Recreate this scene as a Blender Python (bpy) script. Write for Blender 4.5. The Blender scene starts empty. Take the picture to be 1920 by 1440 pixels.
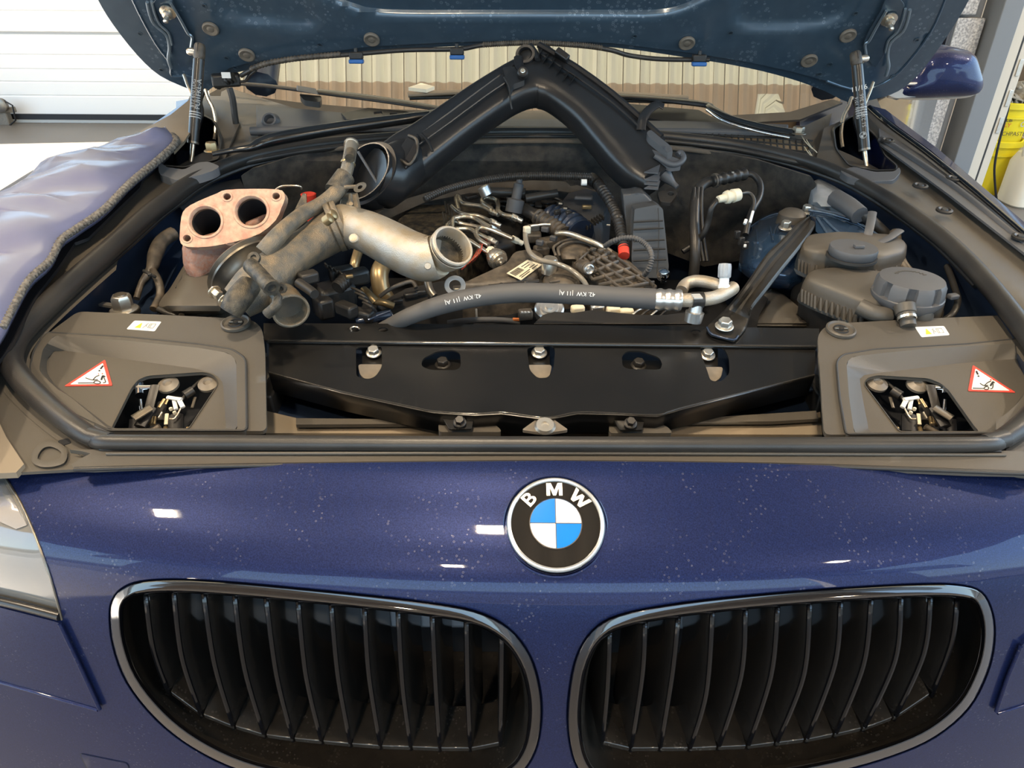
import bpy, bmesh, math, random
from mathutils import Vector, Matrix
from mathutils.geometry import delaunay_2d_cdt
R = random.Random(7)
C = bpy.context.scene.collection
V = Vector
# ------------------------------------------------------------------ camera, world, sun, exposure
F = 1350.0
PITCH = math.radians(31.3)
ROLL = math.radians(0.38)
CAM = V((-.035, 0, 1.205))
_s, _c = math.sin(PITCH), math.cos(PITCH)
FW = V((0, _c, -_s)); _r0 = V((1, 0, 0)); _u0 = V((0, _s, _c))
RT = _r0*math.cos(ROLL) + _u0*math.sin(ROLL)
UP = _u0*math.cos(ROLL) - _r0*math.sin(ROLL)
cd = bpy.data.cameras.new('camera'); cam = bpy.data.objects.new('camera', cd); C.objects.link(cam)
cd.sensor_width = 36; cd.lens = F*36/1920; cd.clip_start = .02
m = Matrix((RT, UP, -FW)).transposed().to_4x4(); m.translation = CAM
cam.matrix_world = m
S_ = bpy.context.scene; S_.camera = cam
S_.view_settings.view_transform = 'Standard'; S_.view_settings.look = 'None'
S_.view_settings.gamma = 1; S_.view_settings.use_curve_mapping = False
S_.view_settings.exposure = 0.0
S_.cycles.use_denoising = True
S_.cycles.max_bounces = 7; S_.cycles.caustics_reflective = False; S_.cycles.caustics_refractive = False
S_.cycles.sample_clamp_indirect = 6
w = bpy.data.worlds.new('sky'); S_.world = w; w.use_nodes = True
wn = w.node_tree.nodes; bg = wn['Background']
tc = wn.new('ShaderNodeTexCoord'); sx = wn.new('ShaderNodeSeparateXYZ'); cr = wn.new('ShaderNodeValToRGB')
w.node_tree.links.new(tc.outputs['Generated'], sx.inputs[0]); w.node_tree.links.new(sx.outputs['Z'], cr.inputs[0])
w.node_tree.links.new(cr.outputs[0], bg.inputs['Color'])
e = cr.color_ramp.elements
e[0].position = 0; e[0].color = (.16, .17, .17, 1); e[1].position = .75; e[1].color = (.30, .55, 1, 1)
x_ = e.new(.05); x_.color = (.22, .25, .27, 1); x_ = e.new(.09); x_.color = (.62, .86, 1, 1)
bg.inputs['Strength'].default_value = 4.2
sl = bpy.data.lights.new('sun', 'SUN'); sl.energy = 40; sl.angle = .01; sl.color = (1, .93, .82)
so = bpy.data.objects.new('sun', sl); C.objects.link(so)
so.rotation_euler = V((1, .12, -.95)).to_track_quat('-Z', 'Y').to_euler(); so.location = (-6, 2, 6)
# ceiling lamps: (x, y, sx, sy, watts); last three unseen, added for fill
LAMPS = [(-2.05, .52, .13, .15, 48), (-.19, .34, .13, .15, 46), (2.9, 1.6, .13, .15, 60), (2.2, -1.2, .13, .15, 30), (-.5, -1.25, .13, .15, 36)]
CEIL = 3.2
# ------------------------------------------------------------------ pixel -> place helpers
def ray(px, py): return RT*((px-960)/F) + UP*((720-py)/F) + FW
def PL(px, py, p0, n):
    d = ray(px, py); return CAM + d*((V(p0)-CAM).dot(n)/d.dot(n))
def Z(px, py, z): return PL(px, py, (0, 0, z), V((0, 0, 1)))
def Y(px, py, y): return PL(px, py, (0, y, 0), V((0, 1, 0)))
def D(px, py, d): return CAM + ray(px, py)*d
def tilt(y0, z0, slope):
    n = V((0, -slope, 1))
    return lambda px, py, h=0: PL(px, py, (0, y0, z0+h), n)
B = tilt(.53, .82, .125)            # plane of the bonnet seal; h = height over it
DU = tilt(1.12, .88, .857)          # plane the loose duct leans in
HD = tilt(1.40, 1.05, -1.28)        # raised bonnet underside
WS = tilt(1.60, .935, .62)          # windscreen
def dep(p): return (p-CAM).dot(FW)
def mpp(p): return dep(p)/F         # metres per pixel at p
# nose skin: y as a function of height, swept back with x
PR = [(.84, .56), (.826, .515), (.820, .491), (.810, .4675), (.80, .443), (.789, .422), (.775, .406), (.755, .397), (.73, .392), (.693, .388), (.62, .385), (.555, .383), (.47, .382), (.36, .382), (.1, .385)]
def yprof(z):
    if z >= PR[0][0]: return PR[0][1] + (z-PR[0][0])*4, 4
    for i in range(len(PR)-1):
        if z >= PR[i+1][0]:
            z0, y0 = PR[i]; z1, y1 = PR[i+1]
            def sl(k):
                k = max(1, min(len(PR)-2, k)); return (PR[k+1][1]-PR[k-1][1])/(PR[k+1][0]-PR[k-1][0])
            h = z1-z0; t = (z-z0)/h; m0, m1 = sl(i)*h, sl(i+1)*h
            y = (2*t**3-3*t*t+1)*y0+(t**3-2*t*t+t)*m0+(3*t*t-2*t**3)*y1+(t**3-t*t)*m1
            dy = ((6*t*t-6*t)*y0+(3*t*t-4*t+1)*m0+(6*t-6*t*t)*y1+(3*t*t-2*t)*m1)/h
            return y, dy
    return PR[-1][1], 0
KX, KZ = .24, .07
def NS(px, py, off=0):
    d = ray(px, py)
    a, b = .3, 1.6
    for _ in range(34):
        t = (a+b)/2; p = CAM+d*t
        if p.y-off-KX*p.x*p.x - yprof(p.z+KZ*p.x*p.x)[0] > 0: b = t
        else: a = t
    return CAM+d*t
def NSn(p):
    s = yprof(p.z+KZ*p.x*p.x)[1]
    return -V((-2*KX*p.x - s*2*KZ*p.x, 1, -s)).normalized()
# ------------------------------------------------------------------ geometry helpers: each returns (verts, faces)
def join(*gs):
    vs, fs = [], []
    for g in gs:
        n = len(vs); vs += list(g[0]); fs += [tuple(i+n for i in f) for f in g[1]]
    return vs, fs
def cat(pts, k=4, closed=False):
    """Catmull-Rom through tuples of any length"""
    n = len(pts)
    if n < 3 or k < 2: return [tuple(p) for p in pts]
    out = []
    for i in range(n if closed else n-1):
        g = [pts[(i+j) % n] if closed else pts[min(max(i+j, 0), n-1)] for j in (-1, 0, 1, 2)]
        for q in range(k):
            t = q/k
            out.append(tuple(.5*(2*b+(c-a)*t+(2*a-5*b+4*c-d)*t*t+(3*b-a-3*c+d)*t**3) for a, b, c, d in zip(*g)))
    if not closed: out.append(tuple(pts[-1]))
    return out
def frames(P):
    T = [(P[min(i+1, len(P)-1)]-P[max(i-1, 0)]).normalized() for i in range(len(P))]
    u = T[0].orthogonal().normalized()
    if abs(T[0].z) < .95: u = (V((0, 0, 1))-T[0]*T[0].z).normalized()
    out = []
    for t in T:
        u = (u-t*u.dot(t)).normalized(); out.append((t, u, t.cross(u)))
    return out
def loft(rings, cap=True, closed=False):
    n = len(rings[0]); vs = [p for r in rings for p in r]; fs = []
    L = len(rings)
    for i in range(L if closed else L-1):
        a, b = i*n, ((i+1) % L)*n
        for j in range(n): fs.append((a+j, a+(j+1) % n, b+(j+1) % n, b+j))
    if cap and not closed:
        fs.append(tuple(range(n-1, -1, -1))); fs.append(tuple((L-1)*n+j for j in range(n)))
    return vs, fs
def tubew(P, r, n=10, cap=True, flat=1.0):
    """tube along world points; r number or list"""
    P = [V(p) for p in P]
    if not isinstance(r, (list, tuple)): r = [r]*len(P)
    rings = []
    for p, (t, u, v), q in zip(P, frames(P), r):
        rings.append([p+(u*math.cos(a)*flat+v*math.sin(a))*q for a in (2*math.pi*j/n for j in range(n))])
    return loft(rings, cap)
def tube(pts, r=None, fn=None, n=10, k=4, cap=True, flat=1.0, hollow=0):
    """pts (px, py, h[, radius px]) on the plane fn; radius in px at that depth"""
    fn = fn or B
    pts = [p if len(p) > 3 else (*p, r) for p in pts]
    pts = cat(pts, k)
    P = [fn(a, b, h) for a, b, h, q in pts]
    rr = [q[3]*mpp(p) for q, p in zip(pts, P)]
    if hollow:
        P2 = P + P[::-1][:hollow+1]; 
    return tubew(P, rr, n, cap, flat)
def ribbed(pts, r, fn=None, pitch=4.0, amp=.18, n=10):
    """corrugated hose: radius alternates every pitch px"""
    fn = fn or B
    d = cat([(*p[:3],) for p in pts], 12)
    q = [d[0]]; acc = 0; out = []
    for a, b in zip(d, d[1:]):
        L = math.hypot(b[0]-a[0], b[1]-a[1]); m_ = max(1, int(L/ .5))
        for i in range(m_):
            acc += L/m_
            if acc >= pitch/4:
                acc = 0; t = (i+1)/m_; q.append(tuple(x+(y-x)*t for x, y in zip(a, b)))
    P = [fn(*x) for x in q]
    rr = [r*mpp(p)*(1+amp*(1 if (i//2) % 2 else -1)) for i, p in enumerate(P)]
    return tubew(P, rr, n)
def lathe(p, axis, prof, n=28, cap=True):
    """prof [(distance along axis, radius)] in metres"""
    axis = V(axis).normalized(); u = axis.orthogonal().normalized(); v = axis.cross(u)
    rings = [[p+axis*t+(u*math.cos(a)+v*math.sin(a))*max(r, 1e-5) for a in (2*math.pi*j/n for j in range(n))] for t, r in prof]
    return loft(rings, cap)
def box(c, size, ax=None, rot=None):
    """ax = (u, v, w) unit axes"""
    u, v, w_ = ax or (V((1, 0, 0)), V((0, 1, 0)), V((0, 0, 1)))
    if rot is not None:
        q = Matrix.Rotation(rot, 3, 'Z'); u, v, w_ = q@u, q@v, q@w_
    a, b, d = (x/2 for x in size)
    vs = [c+u*(i*a)+v*(j*b)+w_*(k*d) for k in (-1, 1) for j in (-1, 1) for i in (-1, 1)]
    return vs, [(0, 2, 3, 1), (4, 5, 7, 6), (0, 1, 5, 4), (2, 6, 7, 3), (0, 4, 6, 2), (1, 3, 7, 5)]
def prism(poly, off):
    n = len(poly); poly = [V(p) for p in poly]
    vs = poly + [p+V(off) for p in poly]
    return vs, [tuple(range(n)), tuple(range(2*n-1, n-1, -1))] + [(i, i+n, (i+1) % n+n, (i+1) % n) for i in range(n)]
def inside(p, poly):
    x, y = p; r = False; j = len(poly)-1
    for i in range(len(poly)):
        xi, yi = poly[i][0], poly[i][1]; xj, yj = poly[j][0], poly[j][1]
        if (yi > y) != (yj > y) and x < (xj-xi)*(y-yi)/(yj-yi)+xi: r = not r
        j = i
    return r
def pdist(p, poly):
    x, y = p; best = 1e9
    for i in range(len(poly)):
        ax, ay = poly[i-1][:2]; bx, by = poly[i][:2]; dx, dy = bx-ax, by-ay; L = dx*dx+dy*dy
        t = 0 if L == 0 else max(0, min(1, ((x-ax)*dx+(y-ay)*dy)/L))
        best = min(best, math.hypot(x-ax-dx*t, y-ay-dy*t))
    return best
def resamp(poly, step):
    out = []
    for i in range(len(poly)):
        a, b = poly[i], poly[(i+1) % len(poly)]
        m_ = max(1, round(math.hypot(b[0]-a[0], b[1]-a[1])/step))
        out += [tuple(x+(y-x)*q/m_ for x, y in zip(a, b)) for q in range(m_)]
    return out
def rnd(poly, r=6, k=4):
    """round the corners of a px polygon"""
    out = []; n = len(poly)
    for i in range(n):
        p0, p1, p2 = V(poly[i-1][:2]), V(poly[i][:2]), V(poly[(i+1) % n][:2])
        d0 = min(r, (p0-p1).length*.45); d2 = min(r, (p2-p1).length*.45)
        a = p1+(p0-p1).normalized()*d0; b = p1+(p2-p1).normalized()*d2
        for q in range(k+1):
            t = q/k; out.append(tuple(a*(1-t)**2+p1*2*t*(1-t)+b*t*t))
    return out
def inset(poly, d):
    """offset a closed px polygon inwards by d (number or function of the point)"""
    n = len(poly); A = sum(poly[i-1][0]*poly[i][1]-poly[i][0]*poly[i-1][1] for i in range(n)); s = 1 if A > 0 else -1
    out = []
    for i in range(n):
        t = V((poly[(i+1) % n][0]-poly[i-1][0], poly[(i+1) % n][1]-poly[i-1][1])).normalized()
        q = d(poly[i]) if callable(d) else d
        out.append((poly[i][0]-t.y*s*q, poly[i][1]+t.x*s*q))
    return out
def sheet(outline, holes=(), fn=None, h=0, thick=.002, step=20, off=None, tdir=(0, 0, -1), detail=None):
    """panel cut to a px outline on the surface fn, with holes, given thickness along tdir"""
    fn = fn or B
    o = resamp([p[:2] for p in outline], detail or step); hs = [resamp([p[:2] for p in q], (detail or step)*.7) for q in holes]
    pts, ed = [], []
    for q in [o]+hs:
        n0 = len(pts); pts += q; ed += [(n0+i, n0+(i+1) % len(q)) for i in range(len(q))]
    x0, x1 = min(p[0] for p in o), max(p[0] for p in o); y0, y1 = min(p[1] for p in o), max(p[1] for p in o)
    yy = y0+step/2
    while yy < y1:
        xx = x0+step/2
        while xx < x1:
            p = (xx, yy)
            if inside(p, o) and pdist(p, o) > step*.45 and not any(inside(p, q) or pdist(p, q) < step*.45 for q in hs): pts.append(p)
            xx += step
        yy += step
    r = delaunay_2d_cdt([V(p) for p in pts], ed, [], 0, 1e-4)
    P2, tri = r[0], r[2]
    keep = []
    for t in tri:
        c = ((P2[t[0]].x+P2[t[1]].x+P2[t[2]].x)/3, (P2[t[0]].y+P2[t[1]].y+P2[t[2]].y)/3)
        if inside(c, o) and not any(inside(c, q) for q in hs): keep.append(tuple(t))
    top = []
    for p in P2:
        hh = h + (off(p.x, p.y) if off else 0)
        top.append(fn(p.x, p.y, hh))
    n = len(top)
    if thick == 0: return top, keep
    td = V(tdir)*thick
    ec = {}
    for t in keep:
        for a, b in ((t[0], t[1]), (t[1], t[2]), (t[2], t[0])): ec[(a, b)] = ec.get((a, b), 0)+1
    fs = list(keep)+[tuple(i+n for i in reversed(t)) for t in keep]
    for (a, b) in ec:
        if (b, a) not in ec: fs.append((b, a, a+n, b+n))
    return top+[p+td for p in top], fs
def ringloft(poly, steps, fn):
    """closed outline poly; steps [(inset px, h)]"""
    rings = []
    for d, h in steps:
        rings.append([fn(x, y, h) for x, y in (inset(poly, d) if d else poly)])
    return loft(rings, cap=False)
def text(s, o, ux, uy, size, ext=.0004, align='CENTER', bold=0):
    cu = bpy.data.curves.new('t', 'FONT'); cu.body = s; cu.size = 1; cu.align_x = align; cu.align_y = 'CENTER'; cu.extrude = 0; cu.offset = bold; cu.resolution_u = 3
    ob = bpy.data.objects.new('t', cu); C.objects.link(ob); bpy.context.view_layer.update()
    me = ob.to_mesh(); ux, uy = V(ux).normalized(), V(uy).normalized(); nz = ux.cross(uy)
    vs = [o+ux*v.co.x*size+uy*v.co.y*size+nz*ext for v in me.vertices]; fs = [tuple(p.vertices) for p in me.polygons]
    ob.to_mesh_clear(); bpy.data.objects.remove(ob); bpy.data.curves.remove(cu)
    return vs, fs
def hexbolt(p, ax, r, h=.006, flange=True):
    g = [lathe(p+V(ax)*(.0015 if flange else 0), ax, [(0, r), (h*.8, r), (h, r*.86)], 6)]
    if flange: g.append(lathe(p, ax, [(0, r*1.35), (.001, r*1.35), (.002, r*1.1)], 20))
    return join(*g)
# ------------------------------------------------------------------ materials
MT = {}
def mat(name, col, rough=.5, metal=0, coat=0, col2=None, scale=30, amt=.5, bump=0, bscale=None, spec=.5, emit=None, alpha=None, trans=0, crough=.05, sharp=None, ior=1.5):
    m_ = bpy.data.materials.new(name); m_.use_nodes = True; N = m_.node_tree.nodes; L = m_.node_tree.links; b = N['Principled BSDF']
    def S(k, v):
        if k in b.inputs: b.inputs[k].default_value = v
    S('Base Color', (*col, 1)); S('Roughness', rough); S('Metallic', metal); S('Coat Weight', coat); S('Coat Roughness', crough); S('Specular IOR Level', spec); S('Transmission Weight', trans); S('IOR', ior)
    if emit: S('Emission Color', (*emit[:3], 1)); S('Emission Strength', emit[3])
    if col2 or bump:
        t = N.new('ShaderNodeTexCoord')
        nz = N.new('ShaderNodeTexNoise'); nz.inputs['Scale'].default_value = scale; nz.inputs['Detail'].default_value = 5; L.new(t.outputs['Object'], nz.inputs['Vector'])
        if col2:
            r = N.new('ShaderNodeValToRGB'); lo, hi = (.5-amt/2, .5+amt/2) if sharp is None else sharp
            r.color_ramp.elements[0].position = lo; r.color_ramp.elements[1].position = hi
            r.color_ramp.elements[0].color = (*col, 1); r.color_ramp.elements[1].color = (*col2, 1)
            L.new(nz.outputs['Fac'], r.inputs[0]); L.new(r.outputs[0], b.inputs['Base Color'])
        if bump:
            n2 = N.new('ShaderNodeTexNoise'); n2.inputs['Scale'].default_value = bscale or scale; n2.inputs['Detail'].default_value = 4; L.new(t.outputs['Object'], n2.inputs['Vector'])
            bp = N.new('ShaderNodeBump'); bp.inputs['Strength'].default_value = bump; bp.inputs['Distance'].default_value = .002; L.new(n2.outputs['Fac'], bp.inputs['Height']); L.new(bp.outputs[0], b.inputs['Normal'])
    MT[name] = m_; return m_
def spots(name, col, scale, thr, **kw):
    """add dried water spots and dust specks (marks with a shape of their own) to a material"""
    m_ = MT[name]; N = m_.node_tree.nodes; L = m_.node_tree.links; b = N['Principled BSDF']
    t = N.new('ShaderNodeTexCoord'); vo = N.new('ShaderNodeTexVoronoi'); vo.inputs['Scale'].default_value = scale; vo.inputs['Randomness'].default_value = 1
    L.new(t.outputs['Object'], vo.inputs['Vector'])
    r = N.new('ShaderNodeValToRGB'); E = r.color_ramp.elements
    E[0].position = 0; E[0].color = (.25, .25, .25, 1); E[1].position = thr; E[1].color = (0, 0, 0, 1)
    x = E.new(thr*.55); x.color = (.15, .15, .15, 1); x = E.new(thr*.75); x.color = (.8, .8, .8, 1)
    L.new(vo.outputs['Distance'], r.inputs[0])
    n = N.new('ShaderNodeTexNoise'); n.inputs['Scale'].default_value = scale*.13; L.new(t.outputs['Object'], n.inputs['Vector'])
    r2 = N.new('ShaderNodeValToRGB'); r2.color_ramp.elements[0].position = .48; r2.color_ramp.elements[1].position = .62; L.new(n.outputs['Fac'], r2.inputs[0])
    mu = N.new('ShaderNodeMath'); mu.operation = 'MULTIPLY'; L.new(r.outputs[0], mu.inputs[0]); L.new(r2.outputs[0], mu.inputs[1])
    mu2 = N.new('ShaderNodeMath'); mu2.operation = 'MULTIPLY'; mu2.inputs[1].default_value = kw.get('amt', .35); L.new(mu.outputs[0], mu2.inputs[0])
    mx = N.new('ShaderNodeMixRGB'); mx.inputs[2].default_value = (*col, 1); L.new(mu2.outputs[0], mx.inputs[0])
    src = b.inputs['Base Color']
    if src.is_linked: L.new(src.links[0].from_socket, mx.inputs[1])
    else: mx.inputs[1].default_value = src.default_value
    L.new(mx.outputs[0], src)
mat('paint', (.008, .013, .052), .40, .36, .6, (.014, .025, .095), 900, .3, crough=.025, spec=.12); spots('paint', (.42, .42, .45), 210, .22, amt=.3)
mat('paint_bay', (.014, .026, .055), .34, .3, .5, (.022, .036, .07), 60, .5, crough=.12)
mat('paint_hood', (.056, .098, .145), .30, .3, .8, (.073, .122, .175), 40, .5, crough=.16); spots('paint_hood', (.28, .36, .44), 110, .34, amt=.8)
mat('gloss_black', (.006, .006, .008), .06, 0, 1, spec=.7)
mat('grille_black', (.012, .011, .011), .16, 0, .3, (.024, .021, .018), 300, .4)
mat('plate_black', (.006, .006, .006), .34, 0, .35, (.013, .012, .011), 14, .5, crough=.25, bump=.02, bscale=900)
mat('plastic', (.075, .068, .058), .46, 0, 0, (.098, .086, .070), 8, .6, bump=.12, bscale=1500)
mat('plastic_grey', (.075, .08, .088), .48, 0, 0, (.10, .10, .105), 10, .5, bump=.1, bscale=1500)
mat('plastic_dark', (.014, .0135, .013), .42, 0, 0, (.03, .027, .024), 25, .5, bump=.1, bscale=900)
mat('plastic_dusty', (.040, .036, .031), .46, 0, 0, (.135, .11, .083), 80, .4, bump=.15, bscale=600)
mat('brace', (.018, .016, .014), .38, 0, 0, (.04, .036, .03), 60, .5)
mat('duct', (.015, .016, .018), .29, 0, 0, (.03, .03, .031), 9, .5, bump=.08, bscale=300)
mat('rubber', (.018, .018, .019), .37, 0, 0, (.045, .041, .036), 12, .5, bump=.1, bscale=900)
mat('box_grey', (.038, .043, .05), .45, 0, 0, (.055, .058, .062), 20, .5)
mat('rubber_hose', (.075, .075, .078), .62, 0, 0, (.095, .09, .085), 20, .5)
mat('black', (.008, .008, .01), .5)
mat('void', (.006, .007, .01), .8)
mat('felt', (.03, .03, .03), .95, 0, 0, (.075, .068, .058), 60, .35, bump=.6, bscale=900)
mat('felt_brown', (.10, .08, .06), .9, 0, 0, (.16, .13, .10), 40, .5, bump=.3, bscale=300)
mat('alu', (.50, .48, .44), .42, .6, 0, (.46, .37, .25), 45, .35, bump=.3, bscale=900)
mat('alu_clean', (.75, .74, .72), .3, .9, 0, (.62, .6, .56), 40, .5)
mat('alu_grey', (.12, .115, .10), .48, .3, 0, (.26, .20, .13), 75, .3, bump=.45, bscale=700)
mat('cast_dark', (.035, .034, .032), .5, .25, 0, (.12, .10, .07), 110, .3, bump=.4, bscale=700)
mat('steel', (.72, .68, .60), .26, .85, 0, (.60, .50, .36), 60, .5)
mat('steel_dark', (.16, .15, .14), .35, .8, 0, (.3, .26, .2), 40, .5)
mat('rust', (.50, .25, .18), .7, .1, 0, (.56, .42, .30), 110, .4, bump=.5, bscale=220)
mat('rust_body', (.37, .25, .21), .75, .1, 0, (.38, .18, .12), 260, .35, bump=.5, bscale=300)
mat('chrome', (.85, .86, .88), .08, 1)
mat('zinc', (.78, .76, .70), .28, .85, 0, (.66, .6, .5), 60, .5)
mat('brass', (.42, .31, .16), .35, .7, 0, (.3, .22, .12), 50, .5)
mat('black_tube', (.010, .011, .012), .26, 0, .6, crough=.2)
mat('rim_grey', (.15, .155, .165), .5)
mat('paint_tower', (.02, .045, .09), .22, .4, .8, (.028, .06, .12), 60, .5, crough=.08)
mat('chrome_blue', (.10, .15, .22), .22, .5, .5)
mat('eye_metal', (.62, .62, .60), .45, .2)
mat('hinge_edge', (.24, .30, .35), .3, .6)
mat('grille_tan', (.42, .33, .22), .6)
mat('throat', (.022, .019, .016), .2, 0, .4, (.035, .03, .025), 60, .5); spots('throat', (.2, .18, .16), 260, .3, amt=.5)
mat('slat_black', (.005, .005, .006), .12, spec=.5)
mat('white', (.85, .85, .82), .4)
mat('ivory', (.78, .72, .56), .45)
mat('badge_white', (.92, .92, .92), .15, 0, 1)
mat('badge_blue', (.0, .20, .72), .15, 0, 1)
mat('badge_black', (.012, .011, .01), .06, 0, 1)
mat('badge_rim', (.85, .82, .76), .25, .7)
mat('red', (.72, .06, .035), .45)
mat('red_rim', (.68, .07, .05), .5)
mat('orange', (.7, .2, .05), .5)
mat('ink', (.03, .03, .03), .6)
mat('amber_ink', (.8, .62, .05), .5)
mat('paper', (.80, .75, .60), .6, 0, 0, (.72, .64, .45), 60, .5)
mat('print_grey', (.42, .43, .43), .6)
mat('clear_hose', (.20, .19, .17), .15, 0, .6, (.3, .27, .22), 40, .5)
mat('foil', (.50, .52, .54), .5, .3, 0, (.30, .33, .36), 45, .5, bump=.6, bscale=90)
mat('mat_cover', (.19, .20, .30), .27, 0, .4, (.13, .145, .27), 7, .5, bump=.06, bscale=25, crough=.25)
mat('braid', (.22, .20, .17), .8, 0, 0, (.08, .075, .07), 240, .3, bump=.6, bscale=500)
mat('lens', (.13, .145, .16), .05, 0, 1, (.24, .21, .16), 9, .5)
mat('reflector', (.8, .82, .85), .12, .8)
mat('shutter', (.36, .40, .45), .4)
mat('bead', (.03, .028, .025), .2, 0, 1)
mat('cowl', (.075, .07, .062), .5, 0, 0, (.12, .105, .085), 9, .5, bump=.1, bscale=700)
mat('tan_plastic', (.20, .165, .12), .5, 0, 0, (.26, .21, .15), 9, .5)
mat('plug', (.16, .14, .115), .5, .2, 0, (.24, .21, .17), 80, .5)
mat('hinge', (.05, .085, .12), .3, .4, .5, (.08, .12, .16), 50, .5)
mat('clip_blue', (.03, .14, .42), .4)
mat('dash', (.17, .13, .09), .7)
mat('door_reflection', (.10, .075, .05), .1, 0, 1, (.16, .12, .08), 6, .5)  # blue door skin; its brown reflections are put into this base colour
mat('yellow', (.85, .68, .02), .4, 0, .1)
mat('jug', (.80, .74, .62), .4, 0, 0)
mat('rag', (.5, .44, .34), .9, 0, 0, (.25, .22, .18), 60, .5)
mat('floor', (.14, .12, .10), .45, 0, 0, (.18, .155, .13), 2, .5)
mat('asphalt', (.05, .05, .05), .9, 0, 0, (.08, .078, .075), 20, .5)
mat('door_white', (.88, .87, .85), .5)
mat('seam_grey', (.45, .46, .48), .5)
mat('wall', (.62, .60, .55), .8)
mat('pebble', (.30, .30, .31), .9, 0, 0, (.62, .61, .60), 110, .25, bump=1, bscale=160)
mat('post_grey', (.20, .21, .22), .5)
mat('frame_cream', (.62, .56, .46), .5)
mat('tile', (.66, .55, .42), .3, 0, 0, (.72, .62, .5), 4, .5)
mat('ceiling', (.62, .52, .42), .7, 0, 0, (.42, .36, .28), 3, .5)
mat('skylight', (.9, .88, .75), .6, emit=(1, .92, .66, .74))
mat('ceiling_glow', (.7, .55, .4), .6, emit=(1, .76, .52, .36))  # glow added to the near ceiling, not a real roof light
mat('lamp', (1, 1, 1), .5, emit=(1, .86, .62, 30))
# glass: a clear tinted sheet that reflects
g = bpy.data.materials.new('glass'); g.use_nodes = True; N = g.node_tree.nodes; L = g.node_tree.links; N.remove(N['Principled BSDF'])
gl = N.new('ShaderNodeBsdfGlossy'); gl.inputs['Roughness'].default_value = .01; tr = N.new('ShaderNodeBsdfTransparent'); tr.inputs[0].default_value = (.55, .58, .52, 1)
mx = N.new('ShaderNodeMixShader'); mx.inputs[0].default_value = .5; L.new(tr.outputs[0], mx.inputs[1]); L.new(gl.outputs[0], mx.inputs[2]); L.new(mx.outputs[0], N['Material Output'].inputs[0]); MT['glass'] = g
# ------------------------------------------------------------------ object helpers
LOC = {}
def obj(name, g, m_, parent=None, bevel=0, smooth=True, angle=40, **props):
    me = bpy.data.meshes.new(name); me.from_pydata([tuple(v) for v in g[0]], [], g[1]); me.validate()
    bm = bmesh.new(); bm.from_mesh(me); bmesh.ops.recalc_face_normals(bm, faces=bm.faces); bm.to_mesh(me); bm.free()
    if smooth:
        me.polygons.foreach_set('use_smooth', [True]*len(me.polygons)); me.set_sharp_from_angle(angle=math.radians(angle))
    me.materials.append(MT[m_]); o = bpy.data.objects.new(name, me); C.objects.link(o)
    if parent is not None:
        o.parent = parent; l = LOC.get(parent.name)
        if l is not None: o.matrix_parent_inverse = Matrix.Translation(-l)
    if bevel:
        b = o.modifiers.new('b', 'BEVEL'); b.width = bevel; b.segments = 2; b.limit_method = 'ANGLE'; b.angle_limit = math.radians(38)
    for k, v in props.items(): o[k] = v
    return o
def thing(name, label, category, loc, group=None):
    o = bpy.data.objects.new(name, None); C.objects.link(o); o.location = loc; o.empty_display_size = .02; LOC[o.name] = V(loc)
    o['label'] = label; o['category'] = category
    if group: o['group'] = group
    return o
def struct(name, g, m_, parent=None, **k):
    o = obj(name, g, m_, parent, **k)
    if parent is None: o['kind'] = 'structure'
    return o
# ================================================================== THE SETTING
X0, X1, Y0, Y1 = -4.9, 3.6, -3.2, 5.95
struct('floor', prism([(-9, Y0, 0), (X1+.4, Y0, 0), (X1+.4, Y1+.3, 0), (-9, Y1+.3, 0)], (0, 0, -.1)), 'floor', smooth=False)
struct('ground', prism([(-60, -80, -.02), (60, -80, -.02), (60, Y0, -.02), (-60, Y0, -.02)], (0, 0, -.1)), 'asphalt', smooth=False)
vs, fs = [], []
n = 450
for i in range(n+1):
    x = X0+(X1-X0)*i/n; z = CEIL + (.0 if i % 4 in (0, 1) else .02)
    for y in (Y0, 1.0): vs.append(V((x, y, z)))
for i in range(n): fs.append((2*i, 2*i+1, 2*i+3, 2*i+2))
ceil = struct('ceiling', (vs, fs), 'ceiling', smooth=False)
vs2 = [V((v.x, 2.36 if v.y < 0 else Y1, v.z)) for v in vs]
vs3 = [V((v.x, 1.0 if v.y < 0 else 2.36, v.z)) for v in vs]
struct('added_glow_panel', (vs3, fs), 'ceiling_glow', smooth=False)  # added glowing ceiling strip, gives the windscreen its brown reflection
sk = struct('window_1', (vs2, fs), 'skylight', smooth=False)
bars = join(*[box(V((X0+.1+.075*i+.014*math.sin(i*2.3), (1.0+Y1)/2, CEIL-.003)), (.0034+.002*math.sin(i*1.7), Y1-1.0, .004)) for i in range(int((X1-X0)/.075)-1)])
o = obj('roof_light_ribs', bars, 'frame_cream', sk, smooth=False); o['kind'] = 'stuff'
obj('beam', box(V((-.6, 1.0, CEIL-.03)), (X1-X0, .1, .1)), 'post_grey', ceil)
obj('roof_deck', box(V((-.6, (Y0+Y1)/2, CEIL+.14)), (X1-X0, Y1-Y0, .05)), 'wall', ceil)
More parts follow.
